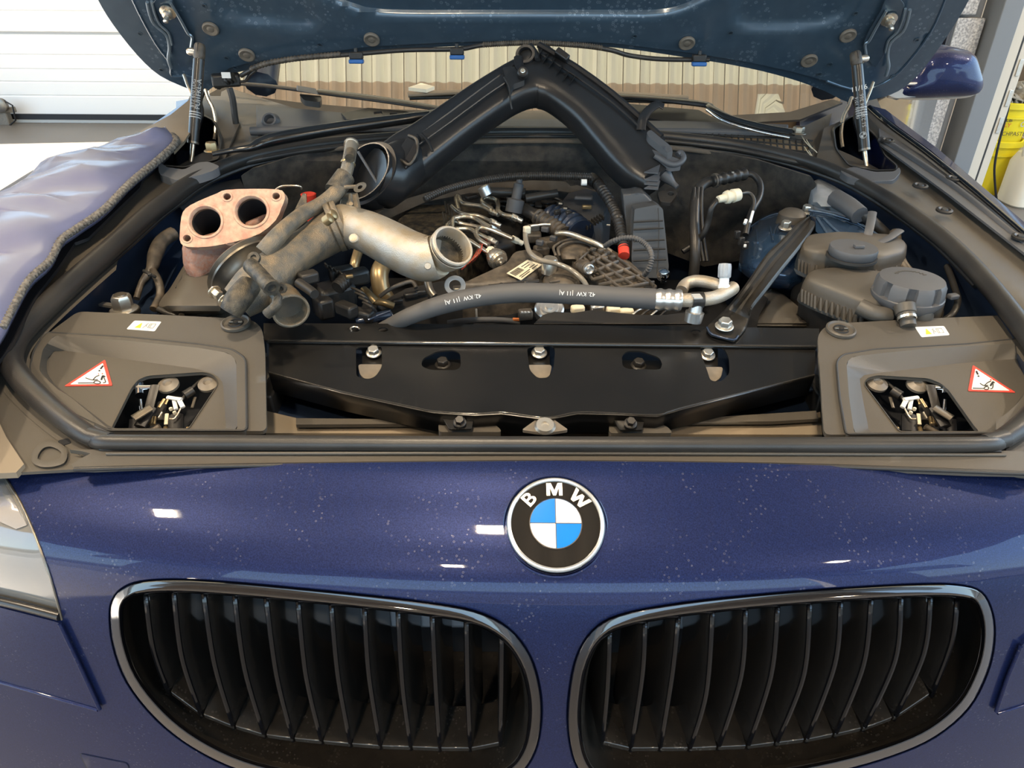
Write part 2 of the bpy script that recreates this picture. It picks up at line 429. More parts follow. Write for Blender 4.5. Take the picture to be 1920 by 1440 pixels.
for lx, ly, a, b, wt in LAMPS:
    l = bpy.data.lights.new('ceiling_lamp_light', 'AREA'); l.shape = 'RECTANGLE'; l.size = a; l.size_y = b; l.energy = wt; l.color = (1, .80, .56)
    lo = bpy.data.objects.new('ceiling_lamp_light', l); C.objects.link(lo); lo.location = (lx, ly, CEIL-.1)
    t = thing('ceiling_lamp', 'warm ceiling lamp '+{-2.05: 'above the left wing and padded cover', -.19: 'above the badge on the nose', 2.9: 'added above the grey door post for fill', 2.2: 'added for fill in front of the car on the door post side', -.5: 'added before the grilles to brighten the engine'}[lx], 'lamp', (lx, ly, CEIL-.05), 'ceiling lamps over the car')
    obj('housing', box(V((lx, ly, CEIL-.03)), (a+.06, b+.06, .06)), 'white', t, .005)
    obj('diffuser', box(V((lx, ly, CEIL-.075)), (a, b, .02)), 'lamp', t)
wfr = struct('wall_front', box(V((0, Y0-.1, 2.85)), (10.4, .2, .8)), 'wall', smooth=False)
obj('gate_pier', box(V((-3.6, Y0-.1, 1.3)), (1.2, .2, 2.6)), 'wall', wfr); obj('gate_pier', box(V((3.4, Y0-.1, 1.3)), (1.2, .2, 2.6)), 'wall', wfr)
# back wall with the white sectional door
dr = -2.46
struct('wall_back', prism([(dr, Y1, 0), (X1, Y1, 0), (X1, Y1, CEIL), (dr, Y1, CEIL)], (0, .2, 0)), 'door_white', smooth=False)
struct('wall_left', prism([(X0, 5.02, 0), (X0, Y1, 0), (X0, Y1, CEIL), (X0, 5.02, CEIL)], (-.15, 0, 0)), 'wall', smooth=False)
door = struct('door_1', box(V((-5.3, Y1+.03, 1.25)), (5.1, .03, 2.4)), 'seam_grey', smooth=False)
for k in range(4):
    z0 = .055+k*.585
    prof = [(0, 0), (.0, .04)]
    vs = []; xs = (dr-.02, -8); zz = []
    ribs = [z0+.14, z0+.24, z0+.33, z0+.43]
    pr = [(z0, .012), (z0+.006, 0)]
    for r_ in ribs: pr += [(r_-.008, 0), (r_, .006), (r_+.008, 0)]
    pr += [(z0+.564, 0), (z0+.570, .012), (z0+.570, .03), (z0, .03)]
    ring = [[V((x, Y1-.04+d, z)) for z, d in pr] for x in xs]
    p_ = obj('door_panel', loft(ring), 'door_white', door, smooth=False)
    obj('joint_seal', box(V((-5.3, Y1-.012, z0+.578)), (5.1, .03, .018)), 'print_grey', door, smooth=False)
obj('bottom_seal', box(V((-5.3, Y1-.035, .032)), (5.1, .05, .06)), 'black', door)
obj('bottom_rail', box(V((-5.3, Y1-.065, .012)), (5.1, .02, .02)), 'print_grey', door)
for px in (15, 80, 92, 155, 168, 235, 245):
    p = Y(px, 229, Y1-.062); obj('rivet', lathe(p, (0, -1, 0), [(0, .012), (.006, .009)], 10), 'white', door)
obj('door_jamb', box(V((dr+.06, Y1-.05, 1.25)), (.12, .1, 2.5)), 'door_white', door)
q = thing('door_drive', 'grey mechanical roller unit at foot of white garage door', 'mechanism', Y(8, 232, Y1-.1))
p = Y(8, 210, Y1-.12)
obj('bracket', box(p+V((-.05, 0, -.06)), (.16, .06, .2)), 'plug', q, .01); obj('wheel', lathe(p+V((.03, -.04, .06)), (0, -1, 0), [(0, .05), (.03, .05), (.035, .04)]), 'steel_dark', q)
obj('arm', box(p+V((.0, -.03, .02)), (.2, .03, .04), rot=.3), 'plug', q, .005)
obj('cable', tubew([p+V(x) for x in ((.05, -.05, .1), (.12, -.06, .06), (.1, -.05, -.05), (.02, -.04, -.1))], .006), 'black', q)
# right hand side: pebble-dashed block wall, grey post, cream frame, tiled store beyond
WY = 3.6
bx1 = 2.07
wr = struct('wall_right', box(V((1.65, WY+.16, 1.6)), (.86, .2, 3.2)), 'seam_grey', smooth=False)
for r_ in range(8):
    zc = .2+r_*.30
    for k in range(2):
        x0 = 1.22+.5*k-(.2 if r_ % 2 else 0); x1_ = min(x0+.49, bx1-.01); x0 = max(x0, 1.22)
        if x1_ > x0: obj('block', box(V(((x0+x1_)/2, WY+.03, zc)), (x1_-x0, .1, .288)), 'pebble', wr, .006)
struct('trim_1', box(V((2.115, WY-.03, 1.6)), (.088, .14, 3.2)), 'post_grey', bevel=.004)
fr = struct('door_2', box(V((2.187, WY-.02, 1.6)), (.055, .12, 3.2)), 'frame_cream', bevel=.004)
obj('frame_groove', box(V((2.217, WY-.07, 1.6)), (.008, .02, 3.2)), 'ink', fr)
obj('frame_leaf', box(V((2.241, WY-.03, 1.6)), (.04, .09, 3.2)), 'frame_cream', fr, .004)
for z_ in (.75, .62, .5): obj('strike_plate', box(V((2.243, WY-.078, z_)), (.016, .004, .07)), 'zinc', fr, .001)
ty = 4.95
wt_ = struct('wall_store', box(V((3.2, ty+.1, 1.2)), (2.2, .1, 2.6)), 'seam_grey', smooth=False)
for i in range(5):
    for k in range(6):
        obj('tile', box(V((2.3+i*.42, ty+.04, .19+k*.385)), (.414, .02, .378)), 'tile', wt_, .002)
struct('wall_far_right', prism([(X1, WY, 0), (X1, ty+.2, 0), (X1, ty+.2, CEIL), (X1, WY, CEIL)], (.1, 0, 0)), 'tile', smooth=False)
# store things
by = 4.2
def bucket(name, lab, zb, zt, c, group=None):
    t = thing(name, lab, 'bucket', V((c.x, c.y, zb)))
    H = zt-zb; r0, r1 = .098, .126
    obj('pail', lathe(V((c.x, c.y, zb)), (0, 0, 1), [(0, .01), (0, r0), (H*.8, r0+(r1-r0)*.8), (H, r1), (H, r1-.004), (H*.4, r0)], 36), 'yellow', t)
    obj('rim', lathe(V((c.x, c.y, zt)), (0, 0, 1), [(-.03, r1), (-.03, r1+.008), (-.002, r1+.008), (.002, r1)], 36, cap=False), 'yellow', t)
    obj('rim_band', lathe(V((c.x, c.y, zt-.075)), (0, 0, 1), [(-.004, r1-.004), (-.004, r1+.004), (.004, r1+.004), (.004, r1-.004)], 36, cap=False), 'yellow', t)
    return t
bc = Y(1862, 285, by)
b1 = bucket('bucket', 'lower of two stacked yellow plastic buckets on the store floor', .0, .30, bc)
b2 = bucket('bucket', 'upper yellow bucket with printed label, full of rags and waste', .16, .50, bc)
arc = [bc*1 for _ in range(0)]
h_ = [V((bc.x+.138*math.cos(a), bc.y-.138*math.sin(a)*.9, .46-.19*math.sin(a))) for a in [math.pi*i/14 for i in range(15)]]
obj('bail_handle', tubew(h_, .005, 8), 'yellow', b2)
def on_bucket(ang, z, s, size, m_, par=b2, up=.006):
    a = math.radians(ang); nrm = V((math.cos(a), math.sin(a), 0)); p = V((bc.x, bc.y, z))+nrm*(.120+up)
    obj('printing', text(s, p, V((-math.sin(a), math.cos(a), 0)), (0, 0, 1), size), m_, par, smooth=False)
on_bucket(-92, .345, 'CHPASTE', .030, 'ink')
on_bucket(-112, .415, 'LB', .030, 'ink'); on_bucket(-112, .388, 'LY', .030, 'red'); on_bucket(-76, .40, 'o', .06, 'print_grey')
on_bucket(-72, .30, 'ooo', .012, 'ink'); 
vs, fs = [], []
for i in range(60):
    a, rr = R.random()*6.28, R.random()**.5*.105
    c = V((bc.x+rr*math.cos(a), bc.y+rr*math.sin(a), .49+R.random()*.12*(1-rr/.16)))
    q_ = Matrix.Rotation(R.random()*3, 3, V((R.random(), R.random(), R.random()+.1)))
    g_ = box(c, (.03+R.random()*.07, .02+R.random()*.05, .006), (q_@V((1, 0, 0)), q_@V((0, 1, 0)), q_@V((0, 0, 1))))
    vs, fs = join((vs, fs), g_)
o = obj('rag_waste', (vs, fs), 'rag', smooth=False); o['kind'] = 'stuff'; o['label'] = 'heap of crumpled rags and paper in the upper yellow bucket'; o['category'] = 'waste'
# canister
jc = Y(1935, 350, 3.95); jc.z = 0
t = thing('canister', 'pale translucent plastic canister on floor beside the yellow buckets', 'canister', jc)
rr_ = []
for z_, a, b_ in ((0, .12, .1), (.01, .13, .11), (.22, .13, .11), (.27, .11, .09), (.30, .05, .045)):
    rr_.append([V((jc.x+a*math.copysign(abs(math.cos(u))**.5, math.cos(u)), jc.y+b_*math.copysign(abs(math.sin(u))**.5, math.sin(u)), z_)) for u in [6.283*k/32 for k in range(32)]])
obj('body', loft(rr_), 'jug', t)
obj('handle', tubew(cat([V((jc.x-.10, jc.y, .25)), V((jc.x-.105, jc.y, .33)), V((jc.x-.03, jc.y, .36)), V((jc.x+.04, jc.y, .31))], 5), .016), 'jug', t)
obj('cap', lathe(V((jc.x+.01, jc.y, .30)), (0, 0, 1), [(0, .035), (.03, .035), (.035, .03)]), 'jug', t)
t = thing('hanging_cable', 'thin black cable hanging in front of the yellow buckets', 'cable', Z(1862, 372, .0))
obj('wire', tubew([Y(a, b, 3.95) for a, b in cat([(1884, 138), (1893, 160), (1891, 200), (1875, 260), (1865, 310), (1866, 350), (1870, 385)], 5)], .006, 8), 'black', t)
t = thing('dark_cloth', 'dark brown cloth hung on the tiled store wall', 'cloth', Y(1920, 150, 4.9))
obj('fabric', sheet([(1915, 90), (1940, 85), (1945, 165), (1925, 162), (1902, 160)], fn=lambda a, b, h: Y(a, b, 4.9+h), step=10, thick=.03, tdir=(0, 1, 0), off=lambda a, b: .01*math.sin(a*.5)), 'dash', t)
# ================================================================== THE CAR
car = thing('car', 'dark blue car seen from the front with its bonnet raised', 'car', (0, 1.2, 0))
NSo = lambda a, b, h=0: NS(a, b, h)
# ---- kidney outlines
KL = [(228, 1101), (262, 1088), (335, 1084), (440, 1090), (560, 1101), (680, 1113), (790, 1126), (890, 1143), (955, 1176), (996, 1228), (1015, 1290), (1018, 1350), (1006, 1410), (975, 1455), (920, 1480), (830, 1492), (700, 1490), (560, 1474), (450, 1448), (360, 1405), (290, 1350), (235, 1280), (209, 1210), (203, 1150), (210, 1120)]
KR = [(1064, 1300), (1078, 1232), (1108, 1182), (1160, 1151), (1280, 1128), (1450, 1110), (1600, 1099), (1720, 1093), (1795, 1094), (1842, 1108), (1864, 1150), (1867, 1205), (1853, 1265), (1818, 1330), (1755, 1384), (1675, 1420), (1570, 1450), (1440, 1474), (1290, 1494), (1160, 1492), (1105, 1470), (1075, 1430), (1062, 1365)]
KL = cat(KL, 4, True); KR = cat(KR, 4, True)
HLl = [(-200, 860), (-20, 868), (8, 893), (40, 945), (68, 1010), (95, 1085), (116, 1162), (60, 1148), (-10, 1132), (-200, 1090)]
HRr = [(2200, 880), (2090, 890), (2060, 930), (2030, 1000), (2000, 1080), (1975, 1160), (2050, 1150), (2200, 1120)]
def nose_off(x, y):
    # faint bonnet crease running out from the badge: centre panel proud of its neighbours
    cx = 1030; wd = 130+ (y-870)*-.15
    t = (abs(x-cx)-wd)/45
    return -.0018*max(0, min(1, 1-t))*max(0, min(1, (1075-y)/80))
nose_poly = [(-200, 876), (0, 882), (300, 872), (800, 866), (1040, 864), (1400, 868), (1900, 884), (2200, 892), (2200, 1600), (-200, 1600)]
g = sheet(nose_poly, [KL, KR, HLl, HRr], NSo, 0, 0, 15, off=nose_off, detail=7)
lips = [ringloft(k, [(0, 0), (1.5, .0006), (3, .002), (4.5, .006), (5, .03)], NSo) for k in (KL, KR)]
lips += [ringloft(k, [(0, 0), (1.5, .001), (2.5, .004), (3, .03)], NSo) for k in (HLl, HRr)]
nose = obj('front_bumper', join(g, *lips), 'paint', car, angle=70)
nv = len(g[0])
fl_ = sum(nose.data.polygons[i].normal.dot(NSn(nose.data.polygons[i].center)) for i in range(0, 400, 7))
if fl_ < 0: nose.data.flip_normals()
nor = [tuple(NSn(v.co)) if i < nv else (0, 0, 0) for i, v in enumerate(nose.data.vertices)]
nose.data.normals_split_custom_set_from_vertices(nor)
# raised corner below the headlamp on each side and the tow-eye cover
obj('bumper_corner', sheet(rnd([(-200, 1098), (-5, 1138), (112, 1168), (187, 1332), (-10, 1276), (-200, 1225)], 8), [], NSo, -.0035, .005, 16, tdir=(0, 1, .1), detail=8), 'paint', car, .0015)
obj('bumper_corner', sheet(rnd([(2200, 1100), (1975, 1165), (1915, 1210), (1868, 1338), (1930, 1318), (2200, 1240)], 8), [], NSo, -.0035, .005, 16, tdir=(0, 1, .1), detail=8), 'paint', car, .0015)
tp = rnd([(150, 1414), (238, 1432), (262, 1500), (190, 1490)], 5)
for pts in ([(-10, 1276), (60, 1296), (130, 1316), (184, 1331)], [(187, 1330), (150, 1250), (112, 1170)], [(2000, 1290), (1930, 1318), (1870, 1337)], [(1868, 1334), (1890, 1270), (1914, 1212)]):
    obj('corner_bead', tube([(a, b, -.0035) for a, b in pts], 3.6, NSo, k=5), 'paint', car)
obj('tow_eye_cover', sheet(tp, [], NSo, -.0008, .004, 14, tdir=(0, 1, 0)), 'paint', car, .0008)
obj('tow_eye_gap', ringloft(tp, [(-1.5, -.0004), (0, -.0003)], NSo), 'ink', car)
# headlamps
for hp, xs in ((HLl, 1), (HRr, -1)):
    hl = obj('headlamp', sheet(inset(hp, 2.5), [], NSo, .004, .004, 18, tdir=(0, 1, 0), detail=9), 'lens', car)
    if xs == 1:
        obj('lamp_bezel', tube([(-40, 1118, -.001), (40, 1136, -.001), (113, 1155, -.001)], 9, NSo), 'plate_black', hl)
        obj('lamp_reflector', sheet([(-200, 895), (5, 905), (50, 985), (30, 992), (-30, 965), (-200, 950)], [], NSo, .002, .002, 14, tdir=(0, 1, 0)), 'reflector', hl)
        obj('lamp_rim', tube([(8, 893, -.0005), (40, 945, -.0005), (68, 1010, -.0005), (95, 1085, -.0005), (116, 1162, -.0005)], 2.2, NSo), 'steel_dark', hl)
# ---- kidney grilles
SL = [[(274, 1114), (288, 1215), (318, 1299)], [(327, 1110), (342, 1230), (379, 1341)], [(383, 1114), (403, 1243), (439, 1363)], [(441, 1118), (459, 1250), (497, 1379)], [(500, 1124), (519, 1263), (550, 1386)], [(560, 1130), (574, 1263), (604, 1391)], [(622, 1136), (634, 1265), (658, 1396)], [(684, 1142), (692, 1263), (714, 1400)], [(747, 1148), (755, 1283), (771, 1402)], [(811, 1156), (817, 1283), (825, 1404)], [(875, 1164), (877, 1283), (882, 1404)], [(941, 1184), (940, 1283), (938, 1394)]]
SR = [[(1143, 1186), (1139, 1283), (1129, 1392)], [(1209, 1168), (1204, 1263), (1182, 1404)], [(1271, 1160), (1260, 1263), (1237, 1404)], [(1335, 1152), (1324, 1295), (1292, 1404)], [(1397, 1146), (1389, 1263), (1346, 1402)], [(1457, 1142), (1445, 1263), (1401, 1400)], [(1517, 1136), (1506, 1263), (1454, 1394)], [(1575, 1131), (1564, 1243), (1510, 1388)], [(1632, 1126), (1618, 1243), (1564, 1378)], [(1688, 1122), (1677, 1235), (1617, 1367)], [(1743, 1120), (1731, 1222), (1675, 1347)], [(1793, 1124), (1783, 1202), (1745, 1303)]]
for K_, S_l, side in ((KL, SL, 1), (KR, SR, -1)):
    wid = lambda p: 1
    kg = obj('kidney_grille', ringloft(K_, [(4, .012), (4, -.0005), (4.5, -.0030), (6, -.0038), (17, -.0050), (19, -.0055), (21, -.0051), (26, -.001), (28, .008)], NSo), 'gloss_black', car, angle=28)
    def low(p):   # the lower, outer half of the throat is a wide ramp
        t = max(0, min(1, (p[1]-1180)/200)); return 27+10*t
    inn = [inset(K_, lambda p, a=a: 28+(low(p)-27)*a) for a in (0, .5, 1)]
    rings = [[NS(x, y, .006) for x, y in inn[0]], [NS(x, y, .012) for x, y in inn[1]], [NS(x, y, .018) for x, y in inn[2]]]
    rings += [[p+V((0, .035, .002)) for p in rings[2]], [p+V((0, .07, .004)) for p in rings[2]]]
    obj('throat', loft(rings, cap=False), 'throat', kg, angle=60)
    for s3 in S_l:
        c_ = cat([(a, b) for a, b in s3], 8)
        # carry the blade into the throat above and below
        (ax, ay), (bx, by2) = c_[0], c_[-1]
        c_ = [(ax-(c_[1][0]-ax)*.6, ay-(c_[1][1]-ay)*.6)]+c_
        nn_ = len(c_)-1; A_ = [NS(x, y, .014+.008*max(0, 1-(i/nn_)/.36)**2+.008*max(0, ((i/nn_)-.8)/.2)**2) for i, (x, y) in enumerate(c_)]
        hw = .0028
        rings = []
        for p in A_:
            k = -.012*side
            rings.append([p+V((-hw*.5, -.001, 0)), p+V((hw*.5, -.001, 0)), p+V((hw, .002, 0)), p+V((hw+.0-k*.3, .03, 0)), p+V((hw-k*.6, .058, 0)), p+V((-hw-k*.6, .058, 0)), p+V((-hw-k*.3, .03, 0)), p+V((-hw, .002, 0))])
        obj('slat', loft(rings), 'grille_black', kg, angle=50)
        obj('slat_edge', tubew([p+V((0, -.0010, 0)) for p in A_], .0023, 8), 'slat_black', kg)
    for i in range(len(S_l)-1):   # floor tiles between the blade feet
        (x0, y0), (x1_, y1_) = S_l[i][-1], S_l[i+1][-1]
        f = [NS(x0+2, y0-2, .016), NS(x1_-2, y1_-2, .016), NS(x1_-2, y1_-2, .016)+V((.0, .042, .003)), NS(x0+2, y0-2, .016)+V((0, .042, .003))]
        obj('floor_tile', prism(f, (0, .0, -.006)), 'throat', kg, .0008)
# behind the grilles: radiator shutters
for x_, w_ in ((-.19, .25), (.19, .24)):
    obj('shutter_panel', box(V((x_, .50, .735)), (w_, .05, .05)), 'shutter', car, .006)
    obj('shutter_panel', box(V((x_, .495, .672)), (w_, .05, .062)), 'shutter', car, .006)
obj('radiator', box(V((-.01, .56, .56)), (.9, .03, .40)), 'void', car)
obj('grille_floor', box(V((-.01, .51, .505)), (.84, .12, .02)), 'grille_black', car)
# ---- badge
bp = NS(1041.5, 984.5); bn = NSn(bp); bn = (bn*1.0+V((0, -.10, 0))).normalized(); bu = (V((1, 0, 0))-bn*bn.x).normalized(); bv = bn.cross(bu)
Rb = 92*mpp(bp)
bd = obj('badge', lathe(bp+bn*.0005, bn, [(0, Rb*1.0), (.0035, Rb*1.0), (.0045, Rb*.97), (.0045, Rb*.93), (.0036, Rb*.915), (.0034, Rb*.52), (.0034, .0001)], 96, cap=False), 'badge_black', car)
obj('badge_seat', lathe(bp-bn*.002, bn, [(0, Rb*1.075), (.0022, Rb*1.075), (.003, Rb*1.05), (.0022, Rb*1.02), (.000, Rb*1.0)], 96, cap=False), 'paint', bd)
obj('chrome_ring', lathe(bp+bn*.003, bn, [(.0010, Rb*.99), (.0028, Rb*.972), (.0034, Rb*.945), (.0026, Rb*.91), (.0005, Rb*.898), (0, Rb*.99)], 96, cap=False), 'badge_rim', bd)
r2 = Rb*.535
obj('silver_ring', lathe(bp+bn*.0038, bn, [(0, r2), (.0012, r2), (.0014, r2*.97), (.0005, r2*.95)], 72, cap=False), 'chrome', bd)
for qd in range(4):
    a0 = math.pi/2*qd
    pl = [bp+bn*.0040+(bu*math.cos(a)+bv*math.sin(a))*r2*.965*(1 if i else 0) for i, a in enumerate([a0]+[a0+math.pi/2*k/16 for k in range(17)])]
    obj('roundel_quarter', prism(pl, bn*.0008), 'badge_white' if qd in (0, 2) else 'badge_blue', bd, smooth=False)
for k in range(2):
    dv = bu if k else bv
    sd = bv if k else bu
    obj('roundel_cross', prism([bp+bn*.0048+dv*r2*.96+sd*.0003, bp+bn*.0048-dv*r2*.96+sd*.0003, bp+bn*.0048-dv*r2*.96-sd*.0003, bp+bn*.0048+dv*r2*.96-sd*.0003], bn*.0002), 'chrome', bd, smooth=False)
for ch, an in (('B', 137), ('M', 91), ('W', 46)):
    a = math.radians(an); rd = bu*math.cos(a)+bv*math.sin(a); tx = bu*math.sin(a)-bv*math.cos(a)
    c0 = bp+bn*.0038+rd*Rb*.728; q_ = .0150
    GL = {'M': [(-.44, -.36), (-.44, .36), (-.19, .36), (0, -.08), (.19, .36), (.44, .36), (.44, -.36), (.25, -.36), (.25, .10), (.075, -.36), (-.075, -.36), (-.25, .10), (-.25, -.36)],
          'W': [(-.58, .36), (-.37, .36), (-.235, -.08), (-.085, .30), (.085, .30), (.235, -.08), (.37, .36), (.58, .36), (.34, -.36), (.14, -.36), (0, .02), (-.14, -.36), (-.34, -.36)]}
    if ch in GL:
        obj('letter', prism([c0+tx*x*q_+rd*y*q_ for x, y in GL[ch]], bn*.0011), 'zinc', bd, smooth=False)
    else:
        g0 = text(ch, c0, tx, rd, .0160, .0, bold=.014); n0 = len(g0[0]); vs = [v+tx*((v-c0).dot(tx))*.15 for v in g0[0]]; vs += [v+bn*.0011 for v in vs]
        obj('letter', (vs, g0[1]+[tuple(i+n0 for i in f) for f in g0[1]]), 'zinc', bd, smooth=False)
# ---- trim strip over the nose, front seal and the round seal
tr_ = obj('nose_trim', sheet(cat([(138, 878), (170, 850), (200, 842), (1040, 846), (1890, 845), (1935, 860), (1925, 888), (1500, 873), (1040, 866), (500, 871), (300, 874)], 3, True), [], B, -.004, .004, 18), 'plastic', car, .002)
obj('trim_lip', tube([(140, 880, -.004), (300, 876, -.003), (600, 871, -.003), (1040, 867, -.003), (1500, 873, -.003), (1930, 888, -.004)], 4.5, k=8), 'rubber', tr_)
obj('trim_ridge', tube([(200, 851, -.003), (600, 850, -.002), (1040, 850, -.002), (1500, 851, -.002), (1885, 853, -.003)], 3.5, k=8), 'plastic', tr_)
obj('front_seal', tube([(178, 826, -.002), (215, 829, .002), (400, 830, .003), (1040, 833, .003), (1700, 834, .003), (1845, 833, .002), (1872, 830, -.002)], 15, k=8, n=16), 'rubber', car)
obj('seal_step', tube([(188, 842, -.004), (1040, 845, -.004), (1875, 846, -.004)], 5, k=14), 'rubber', car)
sealL = [(180, 824, -.002, 15), (140, 800, .0, 17), (85, 757, .001, 18), (40, 712, .002, 18), (20, 676, .002, 18), (28, 641, .002, 18), (56, 606, .002, 18), (102, 561, .002, 18), (154, 514, .003, 17), (214, 461, .004, 16), (280, 402, .004, 15), (314, 376, .004, 14.5), (354, 346, .004, 13.5), (413, 315, .004, 12.5), (480, 291, .004, 11.5), (560, 276, .004, 10.5), (650, 265, .003, 10), (760, 256, .003, 9.5), (900, 248, .003, 9), (1000, 247, .003, 9), (1100, 248, .003, 9), (1200, 252, .003, 9), (1290, 260, .003, 9), (1380, 271, .003, 9), (1470, 290, .003, 10), (1550, 315, .004, 11), (1625, 350, .004, 12), (1700, 397, .004, 13), (1780, 458, .004, 14), (1850, 530, .003, 15), (1915, 612, .002, 16), (1968, 690, .002, 17), (1966, 735, .002, 18), (1925, 790, .001, 18), (1875, 826, -.002, 16)]
sealL = [(a, b, h, r*(1.18 if r > 12.5 else 1.05)) for a, b, h, r in sealL]
ss = cat(sealL, 3)
bed = []
for i, q_ in enumerate(ss):
    a, b = V(ss[max(i-1, 0)][:2]), V(ss[min(i+1, len(ss)-1)][:2]); d_ = (b-a).normalized(); nn = V((d_.y, -d_.x))
    bed.append([B(q_[0]+nn.x*s_, q_[1]+nn.y*s_, -.011) for s_ in ((-36 if q_[3] > 19 else -15), -8, 14, 40)])
vs = [p for r_ in bed for p in r_]
obj('seal_bed', (vs+[p+V((0, 0, -.004)) for p in vs], [(i*4+j, i*4+j+1, i*4+j+5, i*4+j+4) for i in range(len(bed)-1) for j in range(3)]), 'plastic', car)
seal = obj('bonnet_seal', tube(sealL, k=5, n=14), 'rubber', car)
obj('seal_rib', tube([(a+(6 if a < 1000 else -6)*(1 if b > 300 else 0), b+(0 if b > 300 else 9), h-.004, r*.55) for a, b, h, r in sealL[3:-3]], k=5, n=10), 'rubber', seal)
obj('seal_flange', tube([(a+(20 if a < 1000 else -20)*(1 if b > 330 else 0), b+(6 if b > 330 else 17), h-.012, r*.35) for a, b, h, r in sealL[6:-5]], k=5, n=8), 'plastic_dark', seal)
for a, b in ((178, 824), (1874, 828)):
    p = B(a, b, .0); obj('seal_joint', tube([(a-10 if a < 900 else a+10, b-6, 0), (a+28*(1 if a < 900 else -1), b+4, .0)], 17.5, n=16), 'rubber', seal)
# ---- corner liners
obj('corner_liner', sheet(rnd([(-60, 600), (6, 690), (30, 745), (90, 800), (150, 832), (215, 846), (215, 878), (140, 880), (30, 886), (-60, 880)], 12), [], B, -.012, .003, 16), 'plastic', car)
obj('liner_dish', ringloft(cat([(60, 850), (75, 830), (100, 826), (125, 842), (120, 868), (85, 876), (62, 868)], 4, True), [(0, -.0093), (5, -.0086), (12, -.0093)], B), 'plastic', car)
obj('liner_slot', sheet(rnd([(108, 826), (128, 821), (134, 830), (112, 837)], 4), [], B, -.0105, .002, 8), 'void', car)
obj('lamp_housing', sheet([(-60, 770), (0, 795), (12, 820), (45, 870), (30, 886), (-60, 890)], [], B, -.008, .006, 14), 'tan_plastic', car)
obj('corner_liner', sheet(rnd([(1990, 640), (1990, 900), (1900, 890), (1880, 850), (1930, 800), (1975, 740)], 10), [], B, -.012, .003, 16), 'plastic', car)
